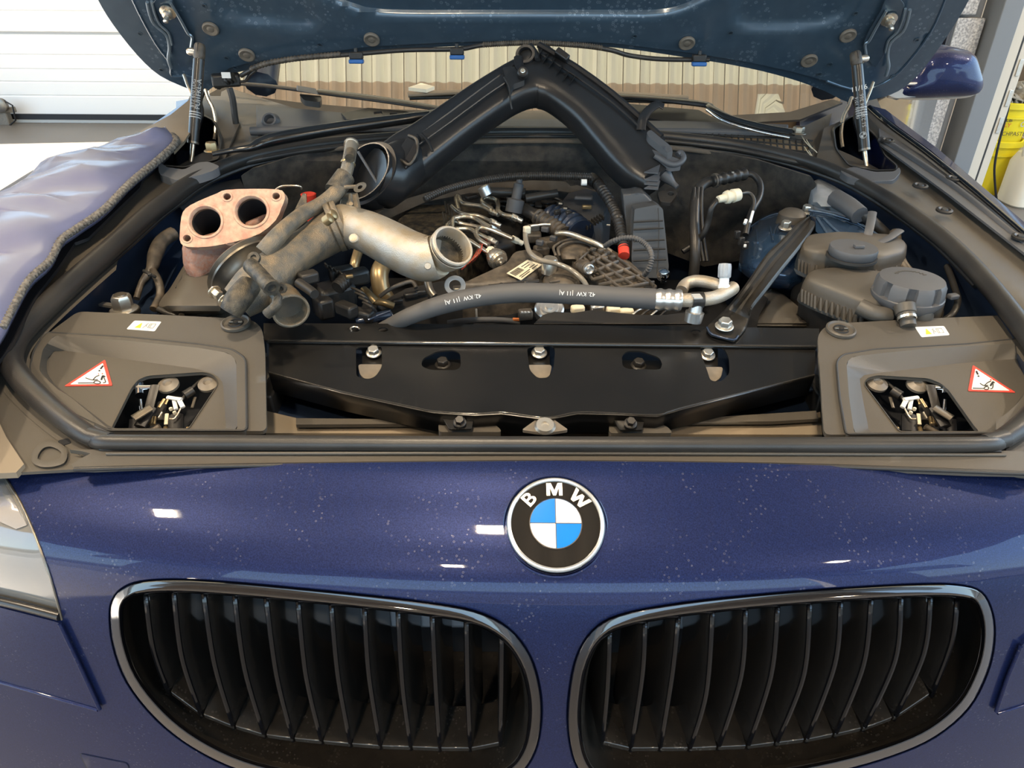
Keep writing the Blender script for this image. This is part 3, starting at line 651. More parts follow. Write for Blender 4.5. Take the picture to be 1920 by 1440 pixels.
# ---- side covers with lid, recess, latch opening
def side_cover(base, lid, rec, flo, opn, tri, lab, scr, flip):
    cv = obj('headlamp_cover', sheet(rnd(base, 12), [inset(lid, 3)], B, -.014, .004, 16, detail=8), 'plastic', car, .002)
    obj('lid_gap', tubew([B(x, y, -.0118) for x, y in lid+lid[:1]], .0012, 6), 'ink', cv)
    ld = obj('lid', join(sheet(lid, [rec], B, -.0115, .006, 14, detail=7)), 'plastic', cv, .0015)
    n_ = 90
    def even(p):
        q_ = resamp(p, 3); L_ = len(q_); return [q_[int(i*L_/n_)] for i in range(n_)]
    e1 = even(rec); 
    # match the recess floor outline to its rim by nearest direction from the centre
    cx, cy = sum(p[0] for p in e1)/n_, sum(p[1] for p in e1)/n_
    f_ = resamp(flo, 2)
    e2 = []
    for p in e1:
        a = math.atan2(p[1]-cy, p[0]-cx)
        e2.append(min(f_, key=lambda q_: abs(math.atan2(math.sin(math.atan2(q_[1]-cy, q_[0]-cx)-a), math.cos(math.atan2(q_[1]-cy, q_[0]-cx)-a)))))
    obj('recess_wall', loft([[B(x, y, -.0115) for x, y in e1], [B(x, y, -.024) for x, y in e2]], cap=False), 'plastic', ld)
    obj('recess_floor', sheet(flo, [opn], B, -.024, .004, 14, detail=6), 'plastic', ld)
    obj('opening_collar', ringloft(opn, [(0, -.024), (.5, -.023), (1.5, -.026), (2, -.045)], B), 'plastic', ld)
    c3 = [V(p) for p in tri]; cc = (c3[0]+c3[1]+c3[2])/3
    st = obj('warning_sticker', sheet(rnd(tri, 3), [], B, -.0233, .0004, 30, detail=3), 'red_rim', ld)
    t2 = [tuple(cc+(p-cc)*.80) for p in c3]
    obj('sticker_field', sheet(rnd(t2, 2), [], B, -.0230, .0003, 30, detail=3), 'badge_white', st)
    def loc(u, v):
        if flip:
            a, b, c_ = V(t2[2]), V(t2[1]), V(t2[0]); u2 = (1-u)*.6+.03 if v > .55 or getattr(loc, 'top', 0) else (u-.18)*.72
            return a+(b-a)*u2+(c_-a)*v  # u along the base 0..1, v towards the apex 0..1
        if flip: a, b, c_ = V(t2[1]), V(t2[2]), V(t2[0]); 
        else: a, b, c_ = V(t2[2]), V(t2[0]), V(t2[1])
        p = b+(a-b)*u if not flip else a+(b-a)*(1-u)
        return p+(c_-(a if not flip else b))*v
    def ln(pts, r=.9, m_='ink'):
        obj('pictogram', tube([(*loc(u, v), -.0226) for u, v in pts], r, n=5, k=4), m_, st)
    ln([(.22, .06), (.62, .06)]); ln([(.62, .06), (.66, .14), (.73, .16), (.79, .1), (.77, .03), (.68, .02), (.62, .06)]); ln([(.45, .30), (.6, .20), (.75, .22)]); ln([(.62, .2), (.72, .35), (.82, .42)])
    ln([(.86, .06), (.93, .1), (.92, .3)]); ln([(.84, .2), (.9, .38), (.95, .34)], 1.6); ln([(.90, .72), (.98, .86)], 1.6); ln([(.85, .62), (.86, .64)], 1.8); ln([(.80, .48), (.82, .49)], 1.4, 'red'); ln([(.9, .48), (.92, .5)], 1.4, 'red')
    lb = obj('advice_label', sheet(rnd(lab, 3), [], B, -.0136, .0003, 30, detail=4), 'white', cv)
    L4 = [V(p) for p in lab]
    lp = lambda u, v: tuple((L4[0]*(1-u)+L4[1]*u)*(1-v)+(L4[3]*(1-u)+L4[2]*u)*v)
    obj('label_triangle', sheet([lp(.22, .75), lp(.42, .75), lp(.34, .2)], [], B, -.0131, .0002, 9), 'amber_ink', lb)
    for ps in ([(.5, .75), (.58, .2)], [(.66, .25), (.86, .25), (.86, .7), (.66, .7), (.66, .25)], [(.72, .3), (.72, .7)], [(.52, .3), (.6, .6)]):
        obj('label_mark', tube([(*lp(u, v), -.0130) for u, v in ps], .6, n=4, k=1), 'print_grey', lb)
    p = B(*scr, -.013); r_ = 27*mpp(p)
    bn_ = V((0, -.125, 1)).normalized()
    sc_ = obj('screw_dish', lathe(p, bn_, [(0, r_), (.003, r_), (.004, r_*.9), (.002, r_*.8), (.0015, .001)], 40, cap=False), 'plastic', cv)
    obj('screw_head', lathe(p+bn_*.001, bn_, [(0, r_*.55), (.002, r_*.5), (.0022, r_*.42), (.0005, r_*.38), (.001, r_*.2), (.003, r_*.18), (.003, .0005)], 24), 'plastic_dark', sc_)
    obj('screw_slot', box(p+bn_*.0032, (r_*.9, .0015, .0012)), 'zinc', sc_)
    return cv
cvL = side_cover([(146, 584), (300, 590), (440, 597), (474, 600), (492, 616), (497, 660), (500, 808), (208, 809), (150, 778), (88, 732), (50, 690), (58, 655), (90, 625)],
           rnd([(84, 623), (240, 632), (370, 645), (436, 655), (461, 672), (463, 807), (203, 807), (118, 766), (66, 724), (56, 692), (62, 660)], 10),
           rnd([(101, 629), (240, 639), (370, 652), (430, 662), (443, 676), (445, 806.5), (206, 806), (132, 744), (89, 718), (73, 692), (80, 655)], 8),
           rnd([(104, 655), (267, 678), (367, 691), (405, 702), (418, 716), (424, 806), (210, 803), (103, 722), (87, 698), (88, 673)], 8),
           rnd([(208, 803), (246, 727), (258, 712), (277, 704), (380, 697), (398, 701), (408, 711), (409, 722), (354, 805), (218, 805)], 7),
           [(120, 724), (197, 674), (211, 723)], [(252, 601), (303, 603), (290, 621), (237, 617)], (443, 608), False)
cvR = side_cover([(1534, 650), (1533, 630), (1545, 613), (1575, 606), (1720, 598), (1884, 591), (1925, 630), (1978, 700), (1960, 745), (1905, 812), (1545, 815)],
           rnd([(1568, 678), (1580, 665), (1640, 655), (1813, 645), (1930, 633), (1968, 700), (1950, 740), (1890, 812), (1586, 814), (1574, 745)], 9),
           rnd([(1587, 678), (1600, 668), (1713, 656), (1925, 642), (1955, 700), (1940, 735), (1880, 810), (1602, 813), (1592, 745)], 8),
           rnd([(1611, 706), (1625, 702), (1700, 693), (1800, 681), (1915, 672), (1938, 702), (1925, 730), (1868, 808), (1630, 811), (1618, 750)], 8),
           rnd([(1619, 720), (1626, 708), (1645, 703), (1741, 709), (1764, 718), (1779, 731), (1828, 800), (1836, 808), (1826, 810), (1686, 810)], 7),
           [(1824, 684), (1905, 736), (1815, 733)], [(1715, 613), (1770, 611), (1781, 628), (1728, 632)], (1576, 620), True)
# latch mechanisms under the openings
def latch(mx_, items):
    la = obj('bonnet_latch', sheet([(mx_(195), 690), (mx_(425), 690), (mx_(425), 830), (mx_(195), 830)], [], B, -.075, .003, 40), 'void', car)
    for nm, m_, pts, r_, fl in items:
        obj(nm, tube([(mx_(a), b, h) for a, b, h in pts], r_, n=10, k=3, flat=fl), m_, la)
    for a, b in ((317, 724), (392, 722)):
        p = B(mx_(a), b, -.035); obj('latch_screw', lathe(p, (0, -.3, 1), [(0, .011), (.003, .011), (.006, .005), (.004, .003)], 20), 'plug', la)
    return la
items = [('lock_cylinder', 'chrome', [(262, 722, -.03), (263, 742, -.032)], 9, 1), ('cylinder_pin', 'chrome', [(255, 727, -.028), (283, 727, -.028)], 5, 1), ('plunger', 'chrome', [(263, 742, -.035), (266, 775, -.05)], 3.5, 1),
         ('side_plate', 'plastic_dark', [(291, 722, -.026), (281, 760, -.036), (272, 800, -.05)], 9, .25), ('hook_lever', 'steel_dark', [(283, 764, -.03), (250, 784, -.032)], 11, .3), ('hook_arm', 'black', [(252, 786, -.04), (250, 815, -.05)], 9, .5), ('lever_plate', 'black', [(284, 765, -.036), (262, 800, -.042)], 12, .5),
         ('white_lever', 'white', [(314, 745, -.03), (340, 749, -.03)], 4.5, .7), ('white_stem', 'white', [(326, 748, -.032), (330, 768, -.036)], 4, .7), ('white_tab', 'white', [(336, 750, -.031), (343, 764, -.034)], 4.5, .6), ('ball', 'ivory', [(320, 766, -.036), (321, 768, -.036)], 3.5, 1), ('ball', 'ivory', [(327, 773, -.036), (328, 775, -.036)], 3.5, 1),
         ('spring', 'brass', [(285, 782, -.045), (283, 796, -.048)], 5, 1), ('spring', 'brass', [(290, 782, -.045), (288, 796, -.048)], 4, 1), ('pawl', 'ivory', [(313, 776, -.042), (311, 796, -.046)], 3.5, .5), ('pawl', 'brass', [(311, 800, -.05), (306, 818, -.05)], 4, .6), ('bracket', 'steel', [(340, 764, -.035), (328, 784, -.038), (318, 785, -.038)], 1.8, 1), ('bracket', 'steel', [(304, 772, -.036), (297, 784, -.04)], 1.8, 1),
         ('cable_boot', 'plastic_dark', [(362, 732, -.035), (346, 742, -.036)], 9, 1), ('cable', 'rubber', [(385, 705, -.035), (350, 738, -.036), (335, 760, -.038)], 3, 1), ('brass_rod', 'brass', [(308, 748, -.033), (298, 764, -.036)], 3, .5), ('brass_rod', 'brass', [(315, 748, -.034), (310, 758, -.036)], 2.5, .5), ('guide', 'steel_dark', [(366, 745, -.04), (360, 765, -.042)], 3, .5), ('dark_block', 'black', [(330, 780, -.045), (330, 812, -.05)], 14, .6), ('dark_block', 'plastic_dark', [(305, 755, -.045), (300, 790, -.05)], 9, .6), ('rod', 'plastic_dusty', [(300, 800, -.045), (275, 814, -.05)], 6, 1), ('guide_screw', 'brass', [(352, 803, -.048), (354, 805, -.048)], 4, 1)]
latch(lambda x: x, items); latch(lambda x: 2035-x, items)
# ---- front panel (lock carrier) of black sheet metal
FPh = -.036
plate = [(504, 641), (1000, 645), (1529, 651), (1527, 703), (1280, 764), (1232, 778), (1140, 774), (1083, 773), (1047, 780), (1020, 783), (993, 780), (940, 773), (890, 776), (813, 771), (773, 763), (640, 734), (504, 698)]
holes = [rnd([(667, 651), (716, 648), (716, 688), (704, 706), (690, 711), (668, 706)], 7), rnd([(789, 686), (793, 672), (818, 659), (850, 656), (863, 662), (864, 688), (855, 694), (808, 694)], 7), rnd([(988, 652), (1000, 648), (1036, 648), (1041, 655), (1038, 692), (1028, 708), (1008, 709), (993, 694)], 7), rnd([(1166, 666), (1176, 658), (1202, 658), (1236, 670), (1242, 682), (1238, 693), (1176, 692), (1167, 686)], 7), rnd([(1312, 655), (1318, 650), (1358, 652), (1367, 672), (1368, 700), (1352, 716), (1332, 714), (1325, 692)], 7)]
fp = obj('front_panel', sheet(plate, holes, B, FPh, .0016, 22, detail=8), 'plate_black', car, .0006)
obj('panel_flange', sheet([(494, 606), (760, 607), (1000, 609), (1300, 612), (1536, 616), (1536, 645), (1529, 651), (1000, 645), (504, 641), (494, 636)], [rnd([(708, 617), (714, 614), (724, 614), (729, 618), (723, 622), (712, 622)], 3), rnd([(1294, 621), (1300, 618), (1310, 618), (1315, 622), (1309, 626), (1299, 626)], 3), rnd([(657, 617), (662, 613), (673, 613), (677, 618), (670, 622), (661, 621)], 3)], B, FPh+.004, .0016, 22, detail=8), 'plate_black', fp, .0006)
obj('fold_bead', tube([(502, 640, FPh+.002), (800, 643, FPh+.003), (1000, 645, FPh+.003), (1300, 648, FPh+.003), (1530, 651, FPh+.002)], 4, k=5, n=12), 'bead', fp)
obj('weld_nut', tube([(a, b, FPh+.0045) for a, b in ((659, 620), (657, 616), (663, 613), (671, 614), (674, 617))], 1.6, n=6), 'zinc', fp)
low = plate[3:]
g = [[B(a, b, FPh) for a, b in low], [B(a, b, FPh)+V((0, -.0015, -.0015)) for a, b in low], [B(a, b, FPh)+V((0, .004, -.028)) for a, b in low]]
n_ = len(low); vs = [p for r_ in g for p in r_]; fs = [(i*n_+j, i*n_+j+1, (i+1)*n_+j+1, (i+1)*n_+j) for i in range(2) for j in range(n_-1)]
o = obj('panel_lip', (vs, fs), 'plate_black', fp); so_ = o.modifiers.new('s', 'SOLIDIFY'); so_.thickness = .0015
obj('lip_bead', tube([(a, b, FPh-.0005) for a, b in low], 1.7, n=10, k=3), 'bead', fp)
obj('carrier_back', sheet([(500, 640), (1535, 650), (1535, 730), (1100, 775), (900, 775), (500, 720)], [], B, FPh-.030, .002, 40), 'paint_bay', fp)
for a, b in ((701, 661), (1011, 662), (1326, 666)):
    p = B(a, b, FPh-.008); obj('flange_bolt', hexbolt(p, V((0, -.35, 1)).normalized(), 11*mpp(p), .006), 'zinc', fp, .0005)
    obj('bolt_tab', prism([B(a-22, b-16, FPh-.014), B(a+20, b-16, FPh-.014), B(a+20, b+22, FPh-.012), B(a-22, b+22, FPh-.012)], (0, 0, -.002)), 'plate_black', fp)
    sx_ = 6 if a > 1100 else (-6 if a < 900 else 0)
    obj('bent_tab', sheet(rnd([(a-24+sx_, b+22), (a+24+sx_, b+22), (a+20+sx_, b+42), (a+8+sx_, b+50), (a-10+sx_, b+50), (a-20+sx_, b+42)], 6), [], B, FPh-.006, .0015, 12, off=lambda x, y, b=b: -(y-b-22)*.00018), 'plug', fp)
for a, b in ((830, 684), (1197, 686)):
    p = B(a, b, FPh-.016); obj('black_bolt', hexbolt(p, (0, -.2, 1), 11*mpp(p), .007), 'plastic_dark', fp, .0005)
    obj('bolt_bridge', box(B(a, b+4, FPh-.018), (.075, .03, .004)), 'plate_black', fp, .001)
for a, b in ((862, 792), (1182, 794)):
    obj('mount_tab', sheet(rnd([(a-34, b-12), (a+28, b-14), (a+22, b+12), (a-20, b+12)], 3), [], B, FPh-.008, .002, 14, off=lambda x, y: -(y-780)*.0001), 'plate_black', fp, .0006)
    p = B(a, b, FPh-.006); obj('tab_screw', hexbolt(p, (0, -.5, 1), 9*mpp(p), .005), 'plastic_dark', fp)
    obj('rubber_mount', sheet(rnd([(a-40, b+2), (a-30, b-8), (a+34, b-6), (a+70, b+6), (a+80, b+18), (a-40, b+18)], 8), [], B, FPh-.018, .01, 16), 'plastic', fp)
dp = rnd([(978, 806), (1006, 786), (1021, 780), (1038, 786), (1066, 806), (1022, 812)], 5)
dm = obj('centre_bracket', sheet(dp, [], B, FPh-.004, .003, 14, detail=5), 'plug', fp, .001)
p = B(1022, 799, FPh-.003); obj('bracket_screw', lathe(p, (0, -.3, 1), [(0, .011), (.003, .009), (.003, .004), (.001, .003), (.001, .0001)], 24), 'zinc', fp)
obj('air_guide', sheet([(498, 770), (560, 785), (1480, 788), (1538, 772), (1542, 815), (498, 812)], [], B, -.075, .004, 30), 'tan_plastic', fp, .002)
obj('guide_step', sheet([(555, 784), (760, 786), (1280, 786), (1400, 778), (1530, 770), (1535, 785), (1450, 790), (555, 796)], [], B, -.066, .004, 24), 'plastic', fp, .001)
obj('side_block', box(B(512, 745, -.08), (.016, .05, .035)), 'plastic_dark', fp, .003); obj('side_block', box(B(1530, 745, -.08), (.016, .05, .035)), 'plastic_dark', fp, .003)
obj('dark_duct', sheet([(500, 715), (640, 750), (830, 785), (830, 800), (500, 790)], [], B, -.09, .003, 30), 'paint_bay', fp); obj('dark_duct', sheet([(1534, 718), (1400, 745), (1230, 785), (1230, 800), (1538, 780)], [], B, -.09, .003, 30), 'paint_bay', fp)
# ---- bay tub: floor, wings and firewall
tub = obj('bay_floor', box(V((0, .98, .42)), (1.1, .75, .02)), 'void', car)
inn = [(60, 690), (60, 640), (130, 560), (255, 440), (350, 345), (500, 292), (700, 265), (1000, 258), (1300, 272), (1450, 300), (1600, 355), (1760, 462), (1880, 600), (1930, 690)]
top = [B(a, b, -.012) for a, b in cat(inn, 4)]
fl = [V((p.x*.93, min(p.y, 1.36), .44)) for p in top]
vs = top+[p+V((0, 0, -.10)) for p in top]+fl; n_ = len(top)
obj('bay_wall', (vs, [(r_*n_+i, r_*n_+i+1, (r_+1)*n_+i+1, (r_+1)*n_+i) for r_ in (0, 1) for i in range(n_-1)]), 'paint_bay', car)
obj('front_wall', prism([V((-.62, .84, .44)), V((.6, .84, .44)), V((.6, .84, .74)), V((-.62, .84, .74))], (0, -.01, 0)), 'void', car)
FY = 1.27
FWf = lambda a, b, h=0: Y(a, b, FY-h)
obj('firewall_felt', sheet([(452, 330), (470, 318), (560, 290), (700, 270), (900, 262), (1100, 262), (1300, 278), (1420, 300), (1522, 332), (1530, 345), (1524, 395), (1500, 470), (1320, 500), (1240, 470), (1000, 440), (760, 440), (560, 440), (465, 380)], [], FWf, 0, .012, 16, tdir=(0, 1, 0), off=lambda x, y: .006*math.sin(x*.021)+.008*math.sin(y*.05+x*.006)+.012*max(0, 1-abs(y-300)/30)+.13*max(0, (x-1290)/240)**1.4+.13*max(0, (660-x)/210)**1.4), 'felt', car)
obj('felt_lip', tube([(455, 330, .01), (560, 292, .012), (700, 273, .014), (900, 266, .016), (1100, 266, .016), (1300, 282, .014), (1420, 304, .012), (1518, 336, .01)], 4.5, FWf, k=5), 'felt_brown', car)
obj('heat_shield', sheet([(672, 415), (720, 392), (765, 372), (830, 352), (900, 344), (1000, 338), (1060, 340), (1070, 349), (1082, 347), (1120, 358), (1145, 385), (1150, 412), (1136, 408), (1115, 375), (1080, 362), (1050, 358), (1000, 356), (880, 362), (800, 378), (745, 402), (690, 428)], [], FWf, .03, .004, 12, tdir=(0, 1, -.3), detail=8), 'felt_brown', car, .001)
obj('inner_shield', sheet([(455, 340), (465, 328), (560, 330), (625, 345), (620, 375), (540, 372), (480, 385)], [], FWf, .012, .006, 14, tdir=(0, 1, 0)), 'felt', car)
obj('wing_bracket', sheet([(320, 372), (395, 345), (450, 335), (462, 360), (440, 385), (350, 400)], [], B, -.03, .003, 16), 'plastic_grey', car, .001)
# ---- cowl, windscreen, dash
obj('cowl_panel', sheet([(415, 172), (430, 165), (560, 205), (700, 230), (1000, 238), (1300, 248), (1500, 240), (1560, 212), (1548, 260), (1540, 306), (1470, 292), (1380, 272), (1290, 262), (1000, 250), (700, 258), (480, 284), (412, 302), (406, 230)], [rnd([(1290, 258), (1300, 252), (1380, 255), (1515, 270), (1520, 284), (1470, 285), (1380, 268)], 3)], B, -.002, .004, 18, off=lambda x, y: -.004*math.cos((y-180)*.16)), 'cowl', car)
obj('hinge_panel', sheet([(1500, 175), (1640, 175), (1672, 250), (1640, 300), (1530, 325), (1500, 250)], [], B, -.05, .003, 20), 'paint_bay', car); obj('hinge_panel', sheet([(330, 190), (440, 170), (450, 250), (420, 310), (330, 320)], [], B, -.05, .003, 20), 'paint_bay', car)
obj('cowl_front', sheet([(480, 195), (700, 215), (1000, 222), (1300, 226), (1480, 232), (1470, 246), (1300, 242), (1000, 238), (700, 236), (480, 240)], [], B, .012, .012, 18), 'plastic_grey', car, .004)
cg = obj('cowl_grille', sheet([(1285, 256), (1300, 250), (1385, 252), (1420, 258), (1520, 262), (1524, 286), (1470, 288), (1380, 270), (1295, 264)], [], B, -.003, .002, 14), 'grille_tan', car)
for i in range(19):
    a = 1300+i*12; b0 = 251+.06*(a-1300); b1_ = 262+.10*(a-1300)
    obj('grille_bar', tube([(a, b0-2, .004), (a+2, b1_+2, .004)], 1.7, n=6), 'plastic_dark', cg)
for t in (0, .5, 1):
    obj('grille_rail', tube([(1294, 251+9*t, .005), (1400, 257+15*t, .005), (1524, 264+22*t, .005)], 1.6, n=6), 'plastic_dark', cg)
for k_, (a, b) in enumerate(((1503, 255), (1512, 262), (1508, 275), (1516, 282))):
    obj('dry_needle', tube([(a, b, .006), (a+8, b+12, .008), (a+20, b+24, .005)], .8, n=5), 'paper', cg)
wsh = obj('windscreen', sheet([(360, 60), (640, 40), (1000, 34), (1400, 50), (1600, 110), (1575, 190), (1480, 216), (1300, 228), (1000, 220), (700, 214), (500, 212), (400, 200)], [], WS, 0, .004, 40), 'glass', car)
obj('screen_edge', sheet([(392, 176), (420, 160), (470, 180), (560, 192), (700, 204), (1000, 212), (1300, 220), (1480, 210), (1560, 186), (1580, 192), (1500, 224), (1300, 236), (1000, 228), (700, 224), (480, 214), (410, 196)], [], WS, .004, .004, 18), 'rubber', car)
obj('dashboard', sheet([(430, 70), (1000, 30), (1560, 80), (1560, 240), (430, 240)], [], lambda a, b, h=0: Y(a, b, 2.05), 0, .05, 60, tdir=(0, 1, 0)), 'dash', car)
for sx_ in (-1, 1):
    obj('windscreen_pillar', tubew([V((.03+sx_*.60, 1.63, .95)), V((.03+sx_*.62, 1.85, 1.09)), V((.03+sx_*.58, 2.2, 1.30))], .035, 10), 'paint_bay', car)
obj('roof', box(V((.03, 2.7, 1.32)), (1.2, 1.1, .05)), 'paint', car, .02)
# wipers
wl = obj('wiper', tube([(598, 172, .03), (700, 184, .03), (800, 200, .026), (835, 207, .02)], 9, k=5, flat=.55), 'black_tube', car)
obj('wiper_blade', tube([(405, 154, .03), (500, 161, .03), (600, 174, .03), (720, 190, .03), (820, 205, .026)], 5, k=5, flat=.7), 'rubber', wl)
obj('blade_clip', loft([[B(a, b, .036+dz) for a, b in ((556, 160), (592, 166), (598, 178), (556, 170))] for dz in (0, .012)]), 'plastic_grey', wl, .002)
obj('clip_skirt', sheet(rnd([(560, 176), (604, 180), (600, 192), (570, 188)], 5), [], B, .026, .01, 10), 'rubber', wl)
wm = obj('wiper', tube([(765, 178, .035), (840, 174, .035), (930, 172, .035), (1100, 174, .035), (1290, 184, .03)], 8, k=5, flat=.6), 'tan_plastic', car)
obj('blade_tip', prism([B(a, b, .04) for a, b in ((766, 170), (790, 162), (815, 168), (800, 174))], (0, 0, .006)), 'ivory', wm)
obj('wiper_blade', tube([(768, 184, .026), (930, 182, .026), (1290, 192, .022)], 3.5, k=5), 'rubber', wm)
wr_ = obj('wiper', tube([(1140, 180, .034), (1230, 186, .034), (1320, 196, .03), (1335, 204, .028), (1370, 222, .024), (1430, 238, .018), (1490, 249, .012)], 10, k=5, flat=.55), 'black_tube', car)
obj('arm_edge', tube([(1325, 206, .026), (1360, 228, .022), (1420, 246, .015), (1480, 258, .009)], 2.5, k=5), 'chrome', wr_)
p = B(1496, 250, .012); obj('spindle_nut', hexbolt(p, (0, 0, 1), 11*mpp(p), .01), 'steel_dark', wr_, .001)
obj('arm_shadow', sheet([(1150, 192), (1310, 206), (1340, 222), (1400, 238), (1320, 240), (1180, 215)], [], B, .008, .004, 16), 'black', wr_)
obj('linkage_plate', sheet([(640, 212), (690, 202), (760, 208), (780, 214), (740, 226), (650, 224)], [rnd([(700, 210), (715, 208), (718, 214), (702, 216)], 2), rnd([(730, 212), (745, 211), (748, 216), (732, 218)], 2)], B, .018, .004, 10), 'plastic_dark', car)
p = B(512, 234, .004); obj('cowl_cap', lathe(p, (0, -.8, .6), [(0, .014), (.012, .017), (.022, .012), (.022, .009), (.01, .008)], 24), 'plastic_grey', car)
obj('cowl_pipe', tube([(470, 246, .006), (560, 244, .006), (690, 240, .006)], 8), 'plastic_grey', car)
# ---- bonnet
hoodin = [(222, -60), (258, 20), (292, 82), (318, 118), (322, 142), (352, 142), (372, 150), (398, 150), (430, 128), (470, 117), (560, 104), (700, 87), (850, 79), (1000, 76), (1150, 81), (1300, 100), (1400, 116), (1480, 133), (1550, 152), (1592, 166), (1630, 166), (1668, 150), (1700, 120), (1744, 62), (1772, 0), (1790, -60)]
hoodout = [(160, -60), (182, -4), (212, 46), (258, 104), (300, 142), (352, 166), (378, 176), (404, 160), (440, 137), (560, 114), (700, 95), (850, 87), (1000, 84), (1150, 89), (1300, 110), (1400, 127), (1480, 147), (1545, 170), (1592, 192), (1640, 186), (1684, 171), (1722, 140), (1762, 88), (1800, 30), (1822, -10), (1850, -60)]
hood = obj('bonnet', sheet(cat(hoodout, 3, True), [], HD, .018, .004, 24, tdir=(0, .6, .8), detail=10), 'paint_hood', car, .001)
rec_ = cat([(560, -90), (600, -10), (640, 12), (690, 28), (760, 33), (900, 33), (1100, 33), (1220, 33), (1270, 26), (1310, 10), (1360, -20), (1400, -90)], 5, True)
recL = cat([(395, -60), (400, 0), (415, 30), (450, 44), (520, 52), (580, 56), (600, 45), (590, 10), (560, -60)], 5, True)
recR = cat([(1400, -60), (1370, 20), (1380, 50), (1420, 60), (1500, 58), (1560, 48), (1600, 20), (1610, -60)], 5, True)
hl_, hr_ = HD(160, -60, .018), HD(1850, -60, .018)
hw_ = [hl_, hr_, V((.74, .86, hl_.z+1.28*(hl_.y-.86))), V((.55, .70, hl_.z+1.28*(hl_.y-.70))), V((-.55, .70, hl_.z+1.28*(hl_.y-.70))), V((-.74, .86, hl_.z+1.28*(hl_.y-.86)))]
obj('bonnet_front', prism(hw_, V((0, .02, .016))), 'paint_hood', hood, .004)
def hood_off(x, y):
    d = 0
    for poly, dd, wd in ((rec_, .032, 26), (recL, .016, 18), (recR, .016, 18)):
        if inside((x, y), poly):
            t = min(1, pdist((x, y), poly)/wd); d += dd*t*t*(3-2*t)
    return d
obj('bonnet_frame', sheet(hoodin, [], HD, 0, .003, 11, tdir=(0, .6, .8), off=hood_off, detail=8), 'paint_hood', hood, angle=60)
obj('frame_edge', tube([(a, b, -.001) for a, b in hoodin[:7]], 2.2, HD, n=8, k=3), 'paint_hood', hood)
obj('frame_edge', tube([(a, b, -.001) for a, b in hoodin[-8:]], 2.2, HD, n=8, k=3), 'paint_hood', hood)
hn = V((0, -.79, -.61)).normalized()
for a, b in ((395, 53), (463, 102), (697, 73), (1288, 80), (1590, 66), (1517, 113)):
    p = HD(a, b, -.002); r_ = 15*mpp(p)
    obj('rubber_plug', lathe(p, hn, [(0, r_), (.003, r_), (.0045, r_*.85), (.003, r_*.45), (.0045, r_*.25), (.004, .0001)], 28, cap=False), 'plug', hood)
for a, b in ((383, 11), (263, 63), (303, 131), (425, 109), (441, 127), (335, 66), (1604, 25), (1556, 121), (1536, 139), (1719, 75), (1674, 144), (1370, 62), (600, 84), (1190, 68)):
    p = HD(a, b, -.001); obj('drain_ring', lathe(p, hn, [(0, 5*mpp(p)), (.001, 5*mpp(p)), (.001, 3*mpp(p)), (0, 3*mpp(p))], 16), 'hinge', hood)
for flip in (0, 1):
    X_ = (lambda a: 1982-a) if flip else (lambda a: a)
    yo = 14 if flip else 0
    hg = obj('hinge', sheet(rnd([(X_(300), -10), (X_(322), -2), (X_(332), 24), (X_(350), 54), (X_(362), 78), (X_(366), 102), (X_(340), 128), (X_(320), 96), (X_(300), 50), (X_(285), 10)], 5), [], HD, -.016, .002, 14, tdir=(0, .6, .8)), 'hinge', hood, .0006)
    for pts, r_ in (([(276, 4), (281, 26), (290, 46), (312, 66), (318, 88), (316, 110), (321, 128)], 2.4), ([(284, 2), (290, 24), (300, 46), (316, 62), (322, 84)], 1.8), ([(320, 6), (340, 40), (352, 62), (360, 70), (358, 92), (366, 104)], 2.0)):
        obj('hinge_flange', tube([(X_(a), b+yo, -.02) for a, b in pts], r_*1.35, HD, n=8), 'hinge_edge', hg)
    p = HD(X_(315), 22+yo, -.02); obj('hinge_bolt', join(lathe(p, hn, [(0, .013), (.002, .013), (.003, .008), (.010, .008), (.012, .004), (.022, .004), (.024, .002)], 16)), 'steel', hg)
    for pts, r_, m2 in (([(345, 140), (352, 160), (362, 185), (364, 205)], 3, 'steel'), ([(385, 168), (390, 185), (400, 205), (405, 235), (402, 262)], 3.4, 'steel'), ([(378, 172), (372, 190), (375, 215), (360, 262)], 7, 'black')):
        obj('hinge_arm', tubew([Y(X_(a), b+yo, 1.42-.0006*(b-140)) for a, b in cat(pts, 3)], [r_*.00098]*(len(pts)*3-2), 8), m2, hg)
# harness and washer hose clipped along the rear edge of the bonnet
hs = obj('washer_hose', tube([(452, 142, -.03), (470, 132, -.03), (500, 119, -.03), (560, 110, -.03), (670, 101, -.03), (760, 94, -.03), (860, 92, -.03), (910, 84, -.032), (1000, 81, -.032), (1090, 86, -.032), (1145, 94, -.032), (1180, 104, -.03), (1240, 111, -.03), (1330, 112, -.03)], 4.2, HD, k=5), 'rubber', hood)
obj('hose_tape', ribbed([(470, 130, -.031), (500, 119, -.031), (560, 109, -.031), (640, 102, -.031)], 5, HD, 5, .12), 'plastic_dusty', hs)
obj('hose_sleeve', ribbed([(905, 84, -.033), (1000, 80, -.034), (1090, 85, -.034), (1130, 90, -.034)], 4.6, HD, 4, .14), 'plastic_dusty', hs)
for a, b in ((668, 104), (857, 96), (1311, 109)):
    p = HD(a, b, -.035)
    c_ = obj('spray_nozzle', box(p, (.024, .012, .012)), 'plastic_dark', hood, .002); obj('nozzle_foot', box(p+V((0, -.004, -.009)), (.026, .012, .007)), 'clip_blue', c_, .002); obj('nozzle_stub', lathe(p, (0, 0, 1), [(0, .004), (.012, .003)], 10), 'plastic_dark', c_)
cn = obj('harness_plug', box(HD(424, 150, -.03), (.05, .03, .022), rot=.35), 'plastic_dark', hood, .004)
